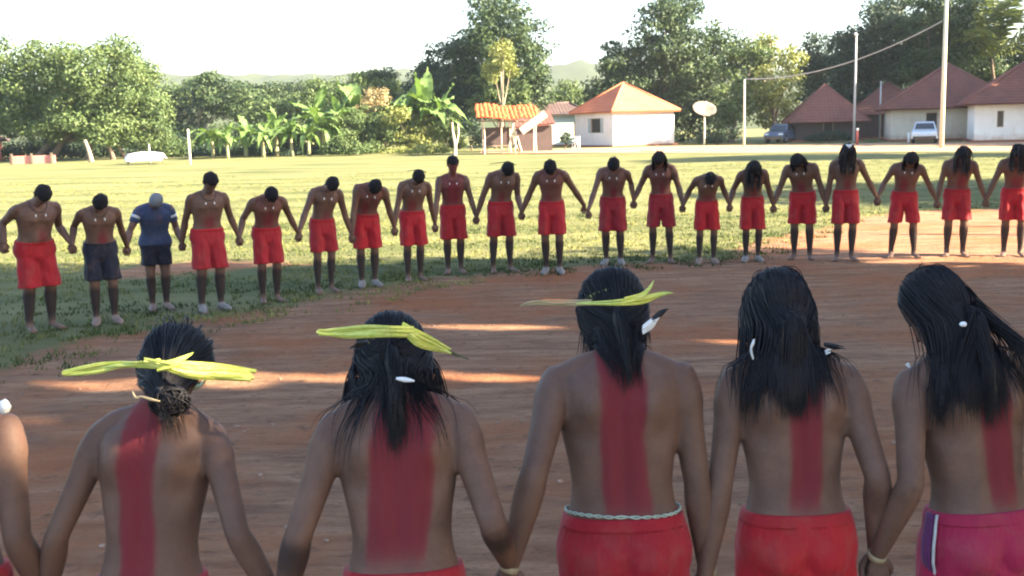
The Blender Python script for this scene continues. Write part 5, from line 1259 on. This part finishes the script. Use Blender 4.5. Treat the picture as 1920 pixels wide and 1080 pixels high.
p = at_z(1704, 268); r = empty('bollard', (p[0], p[1], 0), 0, 'short white post by the road left of the tall pale pole', 'post'); Geo().tube([[0, 0, -.1], [0, 0, .75]], [.10, .09], 9).build('post_shaft', M['white_paint'], r)

# thin pink trunk and white scraps
p = at_z(853, 292); r = empty('tree', (p[0], p[1], 0), 0, 'thin bare pinkish trunk left of the hut', 'tree'); M['pink_bark'] = varied('pink_bark', (.62, .46, .38), (.50, .36, .30), 4, .9)
g = Geo(); g.tube([[0, 0, -.1], [.05, 0, .7], [-.1, 0, 1.7], [-.1, 0, 2.3]], [.13, .10, .07, .04], 8, sub=3); g.tube([[.05, 0, .6], [.3, 0, 1.5], [.28, 0, 2.2]], [.08, .05, .03], 7, sub=3); g.build('trunk', M['pink_bark'], r)
p = at_z(165, 304); r = empty('tree', (p[0], p[1], 0), 0, 'bare pale forked trunk standing in front of the mango tree', 'tree'); g = Geo(); g.tube([[.3, 0, -.1], [.15, 0, .8], [-.1, 0, 1.7]], [.22, .17, .12], 8, sub=3); g.build('trunk', M['pale_bark'], r)
p = at_z(276, 307); r = empty('tarp', (p[0], p[1], 0), .1, 'white tarp tented low beside the field edge', 'tarp')
g = Geo(); R = [[(x, -1.0, .25 + .0 * x), (x, -.2, .62 + .22 * math.cos(x)), (x, .9, .3)] + [(x, .9, .27), (x, -.2, .58 + .22 * math.cos(x)), (x, -1.0, .21)] for x in np.linspace(-1.3, 1.2, 8)]; g.rings(R).build('tarp_sheet', M['tarp'], r)
for x in (-1.2, 1.1): Geo().tube([[x, -.2, 0], [x, -.2, .62]], [.04, .04], 6).build('stake', M['wood'], r)
p = at_z(243, 306); r = empty('sack', (p[0], p[1], 0), 0, 'small white sack left of the white tarp', 'sack'); g = Geo(); g.ball([0, 0, .28], (.36, .25, .30), 12, 8); g.tube([[0, 0, .5], [.03, 0, .66]], [.08, .12], 8); g.build('sack_body', M['tarp'], r)

# plastic chair by the white house
p = at_z(1080, 279); r = empty('plastic_chair', (p[0], p[1], 0), -.5, 'white plastic chair beside the shade-tinted left wall of the white house', 'chair')
Geo().box((0, 0, .43), (.5, .48, .05)).build('seat', M['white_paint'], r, False); o = Geo().box((0, .24, .72), (.5, .04, .55)).build('backrest', M['white_paint'], r, False)
for x in (-.22, .22):
    for y in (-.2, .22): Geo().box((x, y, .2), (.05, .05, .41)).build('leg', M['white_paint'], r, False)
    Geo().box((x * 1.15, 0, .64), (.05, .46, .04)).build('armrest', M['white_paint'], r, False)

# cars
def car(p, yaw, m, label, van=False):
    r = empty('parked_car', (p[0], p[1], 0), yaw, label, 'car'); L = 4.2; 
    prof = [(-2.1, .35), (-2.12, .62), (-2.05, .82), (-1.25, .94), (1.75, .95), (2.05, .86), (2.1, .5), (2.08, .32)]
    cab = [(-1.15, .93), (-.55, 1.42), (.1, 1.50), (1.1, 1.47), (1.75, .94)]
    def ext(poly, w0, w1, zmid):
        R = []
        for yy, k in ((-1, .0), (-.93, 1), (.93, 1), (1, .0)):
            R.append([(x * (1 if k else .97), yy * (w0 + (w1 - w0) * min(1, max(0, (z - zmid) / .55))), z if k else z * .98 + .01) for x, z in poly])
        return Geo().rings(R)
    ext(prof, .84, .80, .4).build('body', M[m], r, False); cb = ext(cab, .76, .60, .94).build('cabin', M[m], r, False)
    for sg in (-1, 1):
        for a_, b_ in ((-.95, .08), (.2, 1.35)):
            V = []
            for (x, z) in ((a_, 1.0), (b_, 1.0), (min(b_, 1.12), 1.38), (max(a_, -.50), 1.38)):
                wy = .76 + (.60 - .76) * (z - .94) / .55; V.append((x, sg * (wy + .012), z)); 
            V += [(x, y - sg * .02, z) for x, y, z in V]
            Geo().add(V, [(0, 1, 2, 3), (7, 6, 5, 4), (0, 4, 5, 1), (1, 5, 6, 2), (2, 6, 7, 3), (3, 7, 4, 0)]).build('side_window', M['glass_dark'], cb, False)
        for x in (-1.35, 1.3):
            w = Geo().tube([[x, sg * .62, .32], [x, sg * .84, .32]], [.32, .32], 20).build('wheel', M['tyre'], r, False); Geo().tube([[x, sg * .80, .32], [x, sg * .855, .32]], [.19, .17], 14).build('rim', M['rim'], w, False)
        Geo().box((-2.08, sg * .58, .70), (.06, .34, .16)).build('headlight', M['lamp_clear'], r, False); Geo().box((2.08, sg * .62, .72), (.06, .26, .18)).build('tail_lamp', M['lamp_red'], r, False)
    for x0, z0, x1, z1 in ((-1.10, 1.0, -.60, 1.38), (1.68, 1.02, 1.18, 1.42)):
        dx = -.02 if x0 < 0 else .02; V = [(x0 + dx, -.66, z0), (x0 + dx, .66, z0), (x1 + dx, .56, z1), (x1 + dx, -.56, z1)]; V += [(x - dx * 1.5, y, z - .01) for x, y, z in V]
        Geo().add(V, [(0, 1, 2, 3), (7, 6, 5, 4), (0, 4, 5, 1), (1, 5, 6, 2), (2, 6, 7, 3), (3, 7, 4, 0)]).build('windscreen', M['glass_dark'], cb, False)
    Geo().box((-2.10, 0, .42), (.10, 1.5, .18)).build('bumper', M['glass_dark'], r, False); Geo().box((2.10, 0, .42), (.10, 1.5, .18)).build('bumper', M['glass_dark'], r, False)
p = at_z(1478, 268); car((p[0], p[1] + 2), 1.0, 'car_blue', 'blue grey car parked left of the maroon house')
p = at_z(1733, 268); car((p[0], p[1]), 1.2, 'car_silver', 'silver white car parked behind the tall pale pole')

# ------------------------------------------------------------------ air
hm = D.materials.new('haze'); hm.use_nodes = True; nt = hm.node_tree; nt.nodes.remove(nt.nodes['Principled BSDF'])
pv = nd(nt, 'ShaderNodeVolumePrincipled'); pv.inputs['Color'].default_value = (.80, .90, 1.0, 1); pv.inputs['Density'].default_value = .0002; pv.inputs['Anisotropy'].default_value = 0.2
nt.links.new(pv.outputs[0], nt.nodes['Material Output'].inputs['Volume'])
tag(Geo().box((0, 435, 47), (2600, 1150, 100)).build('haze', hm, None, False), 'thin warm haze filling the air over the field', 'haze', kind='stuff')
